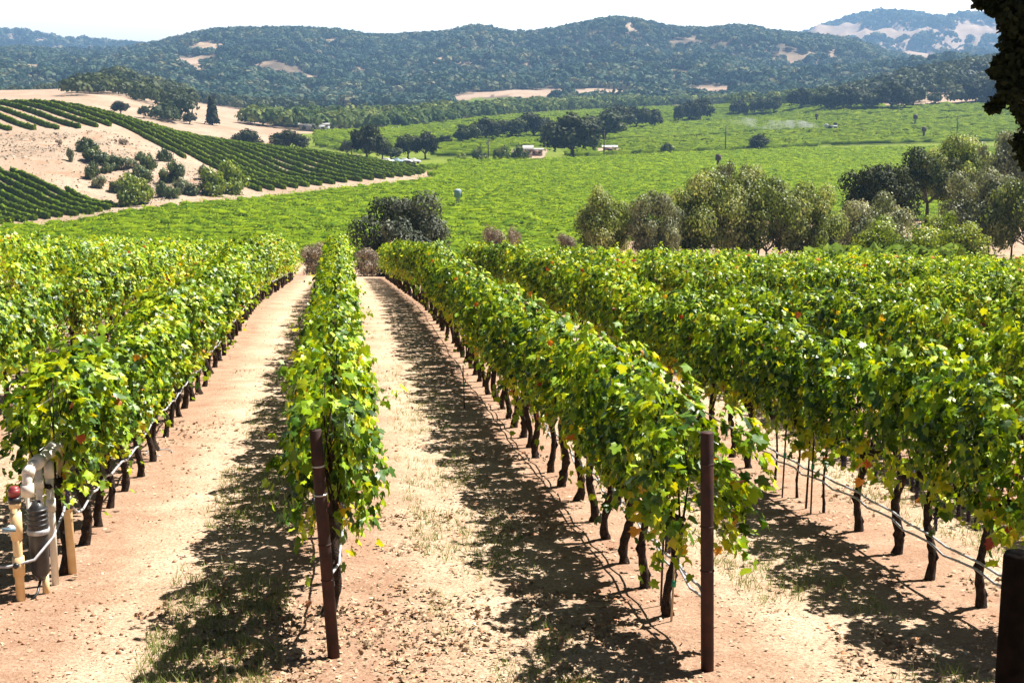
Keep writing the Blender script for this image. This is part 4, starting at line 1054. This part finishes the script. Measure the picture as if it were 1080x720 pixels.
for key, px, by, ty, wd, f_, lab in VT:
    plant(key, px, by, ty, "oak_tree" if key[0] != "b" else "shrub", lab, "tree" if key[0] != "b" else "shrub", GV, f=f_, width=wd)
# conifer
x, y, fC = hit(224, 132, f0=400); z = zt(x, y); hC = CZ + ray(224, 102)[1] * fC - z
rg = np.random.default_rng(4); n = 900; t = rg.random(n) ** .8; a = rg.uniform(0, 6.28, n); rd = 2.6 * (1 - t * .75) * rg.uniform(.6, 1.1, n)
P = np.stack([rd * np.cos(a), rd * np.sin(a), hC * (.06 + .94 * t)], 1)
v, f, tt = leaves(P, np.stack([np.cos(a), np.sin(a), .5 + 0 * a], 1) + rg.normal(0, .4, (n, 3)), rg.normal(0, 1, (n, 3)), rg.uniform(.7, 1.3, n), (QUAD_V, QUAD_F), rg.random(n) * .6)
e = empty("conifer_tree", (x, y, z)); mk("crown", v, f, M_oakdark, e, tint=tt); MB().tube([(0, 0, -.5), (0, 0, hC * .5), (0, 0, hC * .95)], [.4, .25, .06], 7).build("trunk", M_tbark, e)
tag(e, "tall narrow dark conifer on the edge of the tan slope", "tree")
# roadside shrubs
for i, (px, wd, key, lab) in enumerate(((486, 14, "bushlime", "yellowish shrub left of the roadside shrubs"), (507, 18, "bush1", "dark shrub under the utility pole, left one"), (529, 20, "bush2", "dark shrub in the middle of the roadside line"), (548, 18, "bush0", "dark shrub at the right of the roadside line"),
        (491, 8, "bushlime", "tiny round light green shrub at the road edge, first"), (509, 8, "bushlime", "tiny round light green shrub at the road edge, second"), (524, 7, "bushlime", "tiny round light green shrub at the road edge, third"), (532, 7, "bushlime", "tiny round light green shrub at the road edge, fourth"))):
    plant(key, px, 168, 155 if i in (1, 2, 3) else (161 if i == 0 else 165), "shrub", lab, "shrub", "roadside shrubs", width=wd, f=415 - (8 if i > 3 else 0))

# ------------------------------------------------------------------ woods as masses
TREE_B = None
def wood(name, P, R_, m, label, nq=46, rel=.55, seed=0):
    """P (n,3) feet, R_ radii"""
    rg = np.random.default_rng(seed); n = len(P)
    d = norm(rg.normal(0, 1, (n, nq, 3))); d[..., 2] = np.abs(d[..., 2]) * 1.0 - .15
    lump = 1 + .28 * np.sin(d[..., 0] * 5 + rg.uniform(0, 6, (n, 1))) * np.cos(d[..., 1] * 5 + rg.uniform(0, 6, (n, 1)))
    C = P[:, None] + np.array([0, 0, .62]) * R_[:, None, None] + d * (R_[:, None] * lump)[..., None] * np.array([1, 1, .85])
    C = C.reshape(-1, 3); dd = d.reshape(-1, 3); RR_ = np.repeat(R_, nq)
    tint = np.clip(rg.normal(.45, .12, n * nq) + np.repeat(rg.normal(0, .26, n), nq), 0, 1)
    v, f, t = leaves(C, dd + rg.normal(0, .28, dd.shape), rg.normal(0, 1, dd.shape), RR_ * rel * rg.uniform(.7, 1.3, n * nq), (QUAD_V, QUAD_F), tint)
    o = mk(name, v, f, m, tint=t); tag(o, label, "woodland", kind="stuff"); return o
wr = np.random.default_rng(8)
def cand(n, f0, f1, p=.5):
    f = f0 + (f1 - f0) * wr.random(n) ** p; r = wr.uniform(-.42, .42, n) * f
    X, Y = c2w(r, f); Z = terrain(X, Y, False); a, b = project(X, Y, Z)
    return X, Y, Z, a, b, f
# main mountain
X, Y, Z, a, b, f = cand(30000, 1080, 2320, .8)
dn = fbm(X / 160, Y / 160, 12) + .5 * fbm(X / 40, Y / 40, 13)
keep = (dn > -.42 + .0 * f) & (a > -60) & (a < 1140) & (f > np.interp(a, [0, 300, 420, 720, 860, 1100], [1080, 1060, 1080, 1130, 1080, 1080]))
for P_ in TANPATCH + GREENPATCH:
    for dy_ in ((0,) if P_ is TANPATCH[1] else (0, 3, 6)): keep &= ~inpoly(a, b - dy_, P_)
bare = (fbm(X / 60, Y / 60, 19) > .33) & (fbm(X / 300, Y / 300, 23) > -.05); keep &= ~bare
keep |= inpoly(a, b, TANPATCH[1]) & (wr.random(len(a)) < .12)
wood("mountain_woodland", np.stack([X, Y, Z - .5], 1)[keep], (3.6 + 3.6 * wr.random(keep.sum()) ** 1.3), M_forest, "dense dark oak woodland covering the long blue-hazed mountain", nq=56, seed=1, rel=.44)
# far sparse mountain
X, Y, Z, a, b, f = cand(26000, 2500, 4300, .9)
dn = fbm(X / 300, Y / 300, 32) + .6 * fbm(X / 90, Y / 90, 33)
keep = (dn > np.where((a > 870) & (b > 22), .14, .02)) & (a > 780) | (dn > -.1) & (a < 200)
keep &= (a > -60) & (a < 1140) & ((a < 200) | (a > 780))
wood("far_ridge_woodland", np.stack([X, Y, Z - .5], 1)[keep], (6 + 6 * wr.random(keep.sum())), M_forest, "scattered dark woods on the farthest tawny ridges", nq=20, seed=2, rel=.7)
# right hill
X, Y, Z, a, b, f = cand(9000, 745, 1300, .8)
keep = (a > 870) & (fbm(X / 25, Y / 25, 41) > -.5) & ~((a > 925) & (a < 1050) & (f < 850) & (fbm(X / 30, Y / 30, 5) > -0.1) & (b > 100))
wood("hill_woodland", np.stack([X, Y, Z - .5], 1)[keep], (3 + 3 * wr.random(keep.sum())), M_oak, "dark oak wood climbing the nearer hill at the right", nq=110, seed=3, rel=.28)
# left knoll wood
X, Y, Z, a, b, f = cand(9000, 480, 1080, .8)
kn = inpoly(a, b, [(60, 104), (95, 92), (110, 82), (135, 78), (160, 90), (195, 102), (202, 124), (184, 130), (160, 128), (148, 114), (118, 100), (90, 100)])
keep = kn & (fbm(X / 22, Y / 22, 51) > -.1) | ((a < 330) & (f > 960)) 
wood("knoll_woodland", np.stack([X, Y, Z - .5], 1)[keep], (3.2 + 3 * wr.random(keep.sum())), M_oak, "dark scrubby oak wood on the knoll behind the tan slope", nq=120, seed=4, rel=.26)
# belts of trees across the valley
X, Y, Z, a, b, f = cand(16000, 600, 1280, .9)
lo = np.interp(a, [180, 230, 300, 360, 430, 560, 700, 830, 900], [700, 700, 740, 860, 930, 990, 1060, 930, 860])
hi = np.interp(a, [180, 300, 420, 560, 700, 860, 900], [960, 1080, 1090, 1080, 1130, 1080, 1000])
keep = (a > 215) & (a < 890) & (b < FOOT_Y(a) - (a < 380) * 2) & (b > FOOT_Y(a) - np.interp(a, [215, 380, 470, 480, 600, 700, 760], [14, 12, 12, 9, 7, 7, 4])) & (fbm(X / 40, Y / 40, 61) > -.35)
wood("valley_tree_belt", np.stack([X, Y, Z - .3], 1)[keep], (2.8 + 3.2 * wr.random(keep.sum())), M_belt, "soft green belt of trees across the far valley floor", nq=120, seed=5, rel=.26)

# ------------------------------------------------------------------ field objects
def place(px, py, f=None, f0=80):
    if f is None: x, y, f = hit(px, py, f0=f0)
    else:
        a_, _ = ray(px, py); x, y = c2w(a_ * f, f)
    return x, y, zt(x, y), f
def tower(px, py, top, cols, label, head=.62):
    x, y, z, f = place(px, py); x, y, z, f = place(px, py + 1.7 * 1500 / f * .9); h = CZ + ray(px, top)[1] * f - z
    e = empty("box_tower", (x, y, z), -YAW + .25); w = h * .115
    MB().tube([(0, 0, 0), (0, 0, h * .6), (0, 0, h * .66)], [w * .8, w * .75, w], 14).build("pedestal", cols[0], e)
    mb = MB(); mb.tube([(0, 0, h * .62), (0, 0, h * .67), (0, 0, h * .93), (0, 0, h)], [w * .9, w * 1.55, w * 1.5, w * 1.2], 14); mb.build("head", cols[1], e)
    MB().tube([(0, 0, h * .97), (0, 0, h * 1.02)], [w * 1.35, w * .9], 14).build("cap", cols[2], e)
    MB().box((w * 1.45, -.1, h * .8), (w * .35, w * .9, h * .25)).build("side_panel", cols[3], e)
    tag(e, label, "tower", "small head-on-post towers in the vineyards")
tower(483, 214, 200, (M_greywall, M_bluegrey, M_white, M_browncover), "pale blue-grey box on a thick white post in the green field")
tower(757, 174, 163, (M_browncover,) * 2 + (M_darkwood, M_browncover), "dark maroon post-and-box tower just above the olive-green trees")
tower(861, 126, 120, (M_browncover,) * 4, "smallest maroon tower, far off in the pale field")
tower(965, 130, 121, (M_greywall, M_browncover, M_browncover, M_browncover), "maroon tower on a grey post, upper of the right pair")
tower(974, 143, 134, (M_browncover, M_browncover, M_browncover, M_browncover), "dark maroon tower left of the utility pole at the right")
def pole(px, py, top, label, arm=True, f=None):
    x, y, z, f = place(px, py, f); h = CZ + ray(px, top)[1] * f - z
    e = empty("utility_pole", (x, y, z), -YAW)
    MB().tube([(0, 0, 0), (0, 0, h)], [.2, .14], 8).build("pole", M_tbark, e)
    if arm: MB().box((0, 0, h * .93), (1.6, .14, .14)).build("crossarm", M_tbark, e); MB().tube([(-.45, 0, h * .78), (-.45, 0, h * .86)], .2, 10).build("transformer", M_greywall, e)
    tag(e, label, "utility pole")
pole(765, 161, 133, "thin plain utility pole in the middle of the far field", False)
pole(1009, 146, 122, "utility pole with crossarm standing at the right field")
pole(515, 170, 147, "utility pole rising from the roadside shrubs", f=420)
pole(637, 165, 137, "utility pole at the right side of the largest oak", False, f=432)
pole(371, 168, 153, "short pole beside the tall dark oak", False, f=430)
# sprayer tractor with its mist
x, y, z, f = place(878, 139); e = empty("tractor", (x, y, z + 1.2), -YAW)
MB().box((0, 0, 1.0), (3.6, 1.4, .8)).build("body", M_white, e); MB().box((1.0, 0, 1.9), (1.2, 1.3, 1.1)).build("cab", M_glass, e); MB().tube([(-2.6, -.6, 1.1), (-2.6, .6, 1.1)], .9, 14).build("tank", M_white, e)
for sx, rr_ in ((-1.1, .75), (1.2, .5)):
    for sy in (-.8, .8): MB().tube([(sx, sy - .15, rr_ - .3), (sx, sy + .15, rr_ - .3)], rr_, 14).build("wheel", M_tyre, e)
tag(e, "tiny white tractor towing a tank and trailing spray mist", "tractor")
# mist plume
m, nt, p, out = mat("spray_mist"); nt.nodes.remove(p); vp = nt.nodes.new("ShaderNodeVolumePrincipled"); vp.inputs["Color"].default_value = (.95, .97, 1, 1)
tc = nt.nodes.new("ShaderNodeTexCoord"); nn = nt.nodes.new("ShaderNodeTexNoise"); nn.inputs["Scale"].default_value = 2.5; nn.inputs["Detail"].default_value = 3
ml = nt.nodes.new("ShaderNodeMapRange"); ml.inputs[1].default_value = .42; ml.inputs[2].default_value = .75; ml.inputs[4].default_value = .5
nt.links.new(tc.outputs["Object"], nn.inputs["Vector"]); nt.links.new(nn.outputs["Fac"], ml.inputs[0]); sx_ = nt.nodes.new("ShaderNodeSeparateXYZ"); nt.links.new(tc.outputs["Object"], sx_.inputs[0])
fd = nt.nodes.new("ShaderNodeMapRange"); fd.inputs[1].default_value = -46; fd.inputs[2].default_value = -3; fd.inputs[3].default_value = 0.0; fd.inputs[4].default_value = 1.0
nt.links.new(sx_.outputs[0], fd.inputs[0]); mq = nt.nodes.new("ShaderNodeMath"); mq.operation = 'MULTIPLY'; nt.links.new(ml.outputs[0], mq.inputs[0]); nt.links.new(fd.outputs[0], mq.inputs[1])
nn.inputs["Scale"].default_value = .22
nt.links.new(mq.outputs[0], vp.inputs["Density"]); nt.links.new(vp.outputs[0], out.inputs["Volume"])
mb = MB(); n_ = 24
for q in range(1):
    s = np.linspace(0, 1, n_)
    pts = np.stack([-3 - 44 * s, 2 * np.sin(s * 4), 2.0 + 2.5 * s + .5 * np.sin(s * 9)], 1); mb.tube(pts, .5 + 4.2 * s ** .8 * (1.02 - s) ** .7, 12)
o = mb.build("spray_mist", m); o.location = (x, y, z); o.rotation_euler = (0, 0, -YAW); tag(o, "thin white spray mist drifting behind the small tractor", "mist", kind="stuff")
# far buildings
def house(px, py, f, w, d, h, wall, roof, label, name="farm_building", rz=0., gable=.35, nwin=3):
    x, y, z, f = place(px, py, f); e = empty(name, (x, y, z), -YAW + rz)
    wl_ = MB().box((0, 0, h / 2), (w, d, h)).build("wall", wall, e)
    r = MB(); o_ = .5; zt_ = h + gable * d / 2
    r.add([(-w / 2 - o_, -d / 2 - o_, h - .1), (w / 2 + o_, -d / 2 - o_, h - .1), (w / 2 + o_, 0, zt_), (-w / 2 - o_, 0, zt_), (-w / 2 - o_, d / 2 + o_, h - .1), (w / 2 + o_, d / 2 + o_, h - .1),
           (-w / 2 - o_, -d / 2 - o_, h + .15), (w / 2 + o_, -d / 2 - o_, h + .15), (w / 2 + o_, 0, zt_ + .25), (-w / 2 - o_, 0, zt_ + .25), (-w / 2 - o_, d / 2 + o_, h + .15), (w / 2 + o_, d / 2 + o_, h + .15)],
          [(6, 7, 8, 9), (9, 8, 11, 10), (1, 0, 3, 2), (2, 3, 4, 5), (0, 1, 7, 6), (5, 4, 10, 11)])
    r.add([(-w / 2 - .01, -d / 2, h), (-w / 2 - .01, d / 2, h), (-w / 2 - .01, 0, zt_), (w / 2 + .01, -d / 2, h), (w / 2 + .01, d / 2, h), (w / 2 + .01, 0, zt_)], [(0, 1, 2), (3, 5, 4)])
    r.build("roof", roof, e)
    for i in range(nwin):
        xx = -w / 2 + w * (i + .5) / nwin
        MB().box((xx, -d / 2 - .02, h * .52), (w / nwin * .4, .08, h * .35)).build("window", M_glass, e)
    MB().box((w / 2 - w / nwin * .05 - .8, -d / 2 - .02, 1.05), (.7, .06, 2.1)).build("door", M_white, e)
    tag(e, label, "building")
house(332, 147, 600, 12, 6, 2.8, M_greywall, M_roof, "long low pale building among the trees behind the left hill", gable=.15)
house(346, 145, 620, 9, 6, 2.6, M_white, M_roof, "small white shed right of the long pale building", gable=.15, nwin=2)
house(356, 144, 640, 9, 6, 2.4, M_white, M_roof, "farther white shed at the right end of the low buildings", gable=.15, nwin=2)
house(303, 142, 640, 11, 7, 4.2, M_greywall, M_roof, "bluish-grey barn behind the dark oaks at left", gable=.4, nwin=2)
house(557, 165, 440, 2.4, 2.6, 2.4, M_pinkwall, M_roof, "small pink hut with pale roof left of the largest oak", gable=.8, nwin=1)
house(566, 164, 450, 3.6, 3, 1.8, M_pinkwall, M_roof, "low pinkish shed beside the pink hut", gable=.2, nwin=2)
house(643, 160, 470, 4.2, 3, 1.6, M_pinkwall, M_white, "small brown shed with white roof right of the largest oak", gable=.25, nwin=1)
# parked cars
def car(px, py, f, m, label, rz=0.):
    x, y, z, f = place(px, py); e = empty("parked_car", (x, y, z), -YAW + rz)
    mb = MB(); prof = [(-2.1, .35), (-2.15, .8), (-1.9, .95), (-1.4, 1.0), (-1.0, 1.42), (.4, 1.46), (1.0, 1.02), (1.9, .88), (2.15, .6), (2.1, .35)]
    n = len(prof); V = [(a, -.85 + (.15 if b > 1.2 else 0), b) for a, b in prof] + [(a, .85 - (.15 if b > 1.2 else 0), b) for a, b in prof]
    mb.add(V, [(i, (i + 1) % n, n + (i + 1) % n, n + i) for i in range(n)]); mb.F.setdefault(n, []).append(np.array([list(range(n))[::-1], [n + i for i in range(n)]]))
    mb.build("body", m, e); MB().box((-.3, 0, 1.2), (1.75, 1.6, .3)).build("window", M_glass, e)
    for sx in (-1.35, 1.35):
        for sy in (-.8, .8): MB().tube([(sx, sy - .1, .33), (sx, sy + .1, .33)], .33, 12).build("wheel", M_tyre, e)
    tag(e, label, "car", "cars parked under the valley trees")
for px, mm, lab in ((408, M_white, "white car parked leftmost under the valley trees"), (418, M_bluegrey, "blue-grey car parked second from the left under the trees"), (427, M_white, "white car in the middle of those under the trees"), (436, M_white, "white car parked right of the middle under the trees")):
    car(px, 172.5, 436, mm, lab)
car(430, 175, 428, M_darkwood, "dark car parked a little nearer than the white ones")
car(413, 138, 800, M_white, "white vehicle parked far off beside the pale field")
car(420, 137.5, 800, M_white, "second white vehicle far off beside the pale field")

# ------------------------------------------------------------------ overhanging oak at the right
rg = np.random.default_rng(33)
fo = 8.0
def cpnt(px, py, f):
    a_, u_ = ray(px, py); x, y = c2w(a_ * f, f); return np.array([x, y, CZ + u_ * f])
tx, ty = c2w(5.2, 7.6); tz = zt(tx, ty)
e = empty("oak_tree", (tx, ty, tz)); org = np.array([tx, ty, tz])
blobs = []
for bx, by, br, bf in ((1075, 12, .13, 8), (1082, 40, .16, 8.1), (1066, 62, .09, 8), (1082, 80, .16, 8), (1072, 100, .09, 7.9), (1088, 118, .12, 8.1), (1066, 92, .07, 7.9), (1056, 74, .045, 7.95), (1056, 102, .05, 7.9), (1050, 110, .035, 7.9), (1064, 22, .06, 8.0), (1061, 5, .05, 8.1), (1048, 1, .04, 8.1), (1040, 1, .03, 8.1), (1033, 2, .02, 8.1), (1046, 9, .02, 8.1), (1056, 14, .03, 8.1), (1053, 66, .025, 8), (1049, 76, .02, 8), (1046, 112, .02, 7.9), (1058, 88, .03, 8), (1076, 150, .05, 8), (1086, 165, .09, 8), (1078, 60, .1, 8), (1074, 30, .1, 8), (1062, 48, .05, 8.0), (1067, 78, .08, 8.0), (1074, 112, .045, 8),
                       (1110, 20, .3, 8.3), (1120, 90, .3, 8.3), (1150, 50, .4, 8.4), (1110, 150, .2, 8.2), (1180, -40, .6, 8.3), (1260, 60, .7, 8), (1250, -120, .8, 8), (1400, -200, 1.2, 7.6), (1150, -130, .5, 8.2), (1400, 0, .9, 7.8)):
    blobs.append((cpnt(bx, by, bf), br * (.82 if bx < 1100 else 1)))
Ps, Ns = [], []
for c_, br in blobs:
    n = int(110 + 12000 * br ** 2 if br < .25 else 3500 * br ** .8)
    d = norm(rg.normal(0, 1, (n, 3))); Ps.append(c_ + d * (br * rg.random(n) ** .4)[:, None]); Ns.append(d + rg.normal(0, .6, (n, 3)))
P = np.concatenate(Ps) - org; Nn = np.concatenate(Ns); n = len(P)
OAKL = np.array([(0, 0, 0), (.28, .25, -.05), (.2, .4, 0), (.36, .6, -.06), (.16, .8, 0), (0, 1, -.05), (-.16, .8, 0), (-.36, .6, -.06), (-.2, .4, 0), (-.28, .25, -.05)])
OAKF = np.array([(0, 1, 2), (0, 2, 8), (0, 8, 9), (2, 3, 4), (2, 4, 6), (2, 6, 8), (4, 5, 6), (6, 7, 8)])
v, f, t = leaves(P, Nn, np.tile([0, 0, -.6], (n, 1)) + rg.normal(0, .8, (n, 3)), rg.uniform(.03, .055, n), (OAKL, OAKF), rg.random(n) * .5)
mk("crown", v, f, leafmat("shaded_oak_leaf", [(0, (.008, .012, .005)), (1, (.025, .032, .012))], 0.08, 0.7, spec=.08), e, tint=t)  # near-black leaf colour paints in the backlit shade of the crown
mb = MB(); fork = np.array([.2, 0, 2.6]); mb.tube([(0, 0, -.3), (.1, 0, 1.2), fork], [.3, .24, .2], 12, jit=.08, rng=rg)
for c_, br in blobs:
    if br > .12 or rg.random() < .3:
        q = c_ - org; mid = (fork + q) / 2 + np.array([0, 0, .35]) + rg.normal(0, .1, 3); mb.tube([fork, mid, q], [.06, .03, .006], 6, caps=False)
for (x0, y0), (x1, y1) in (((1110, -10), (1036, 0)), ((1110, 30), (1062, 22)), ((1110, 60), (1058, 75)), ((1110, 80), (1054, 108)), ((1110, 140), (1075, 150))):
    a = cpnt(x0, y0, 8.25) - org; b_ = cpnt(x1, y1, 8) - org; mb.tube([a, (a + b_) / 2 + [0, 0, .02], b_], [.014, .008, .003], 5, caps=False)
mb.build("trunk", M_tbark, e, smooth=True)
tag(e, "dark oak hanging its branches into the upper right corner", "tree")

# ------------------------------------------------------------------ haze
m, nt, p, out = mat("haze_air"); nt.nodes.remove(p); vp = nt.nodes.new("ShaderNodeVolumePrincipled")
vp.inputs["Color"].default_value = (.34, .6, 1.0, 1); vp.inputs["Density"].default_value = .00016; vp.inputs["Anisotropy"].default_value = .2
nt.links.new(vp.outputs[0], out.inputs["Volume"])
zmin = float(V_.min() * 0 + GZ.min()); zmax = float(GZ.max())
o = MB().box((0, 0, (zmin - 1 + zmax + 25) / 2), (10600, 10600, zmax + 26 - zmin)).build("haze", m); tag(o, "thin blue summer haze over the valley", "haze", kind="stuff")
print("zmin", zmin, "zmax", zmax, "vines", len(near_v), len(far_v))
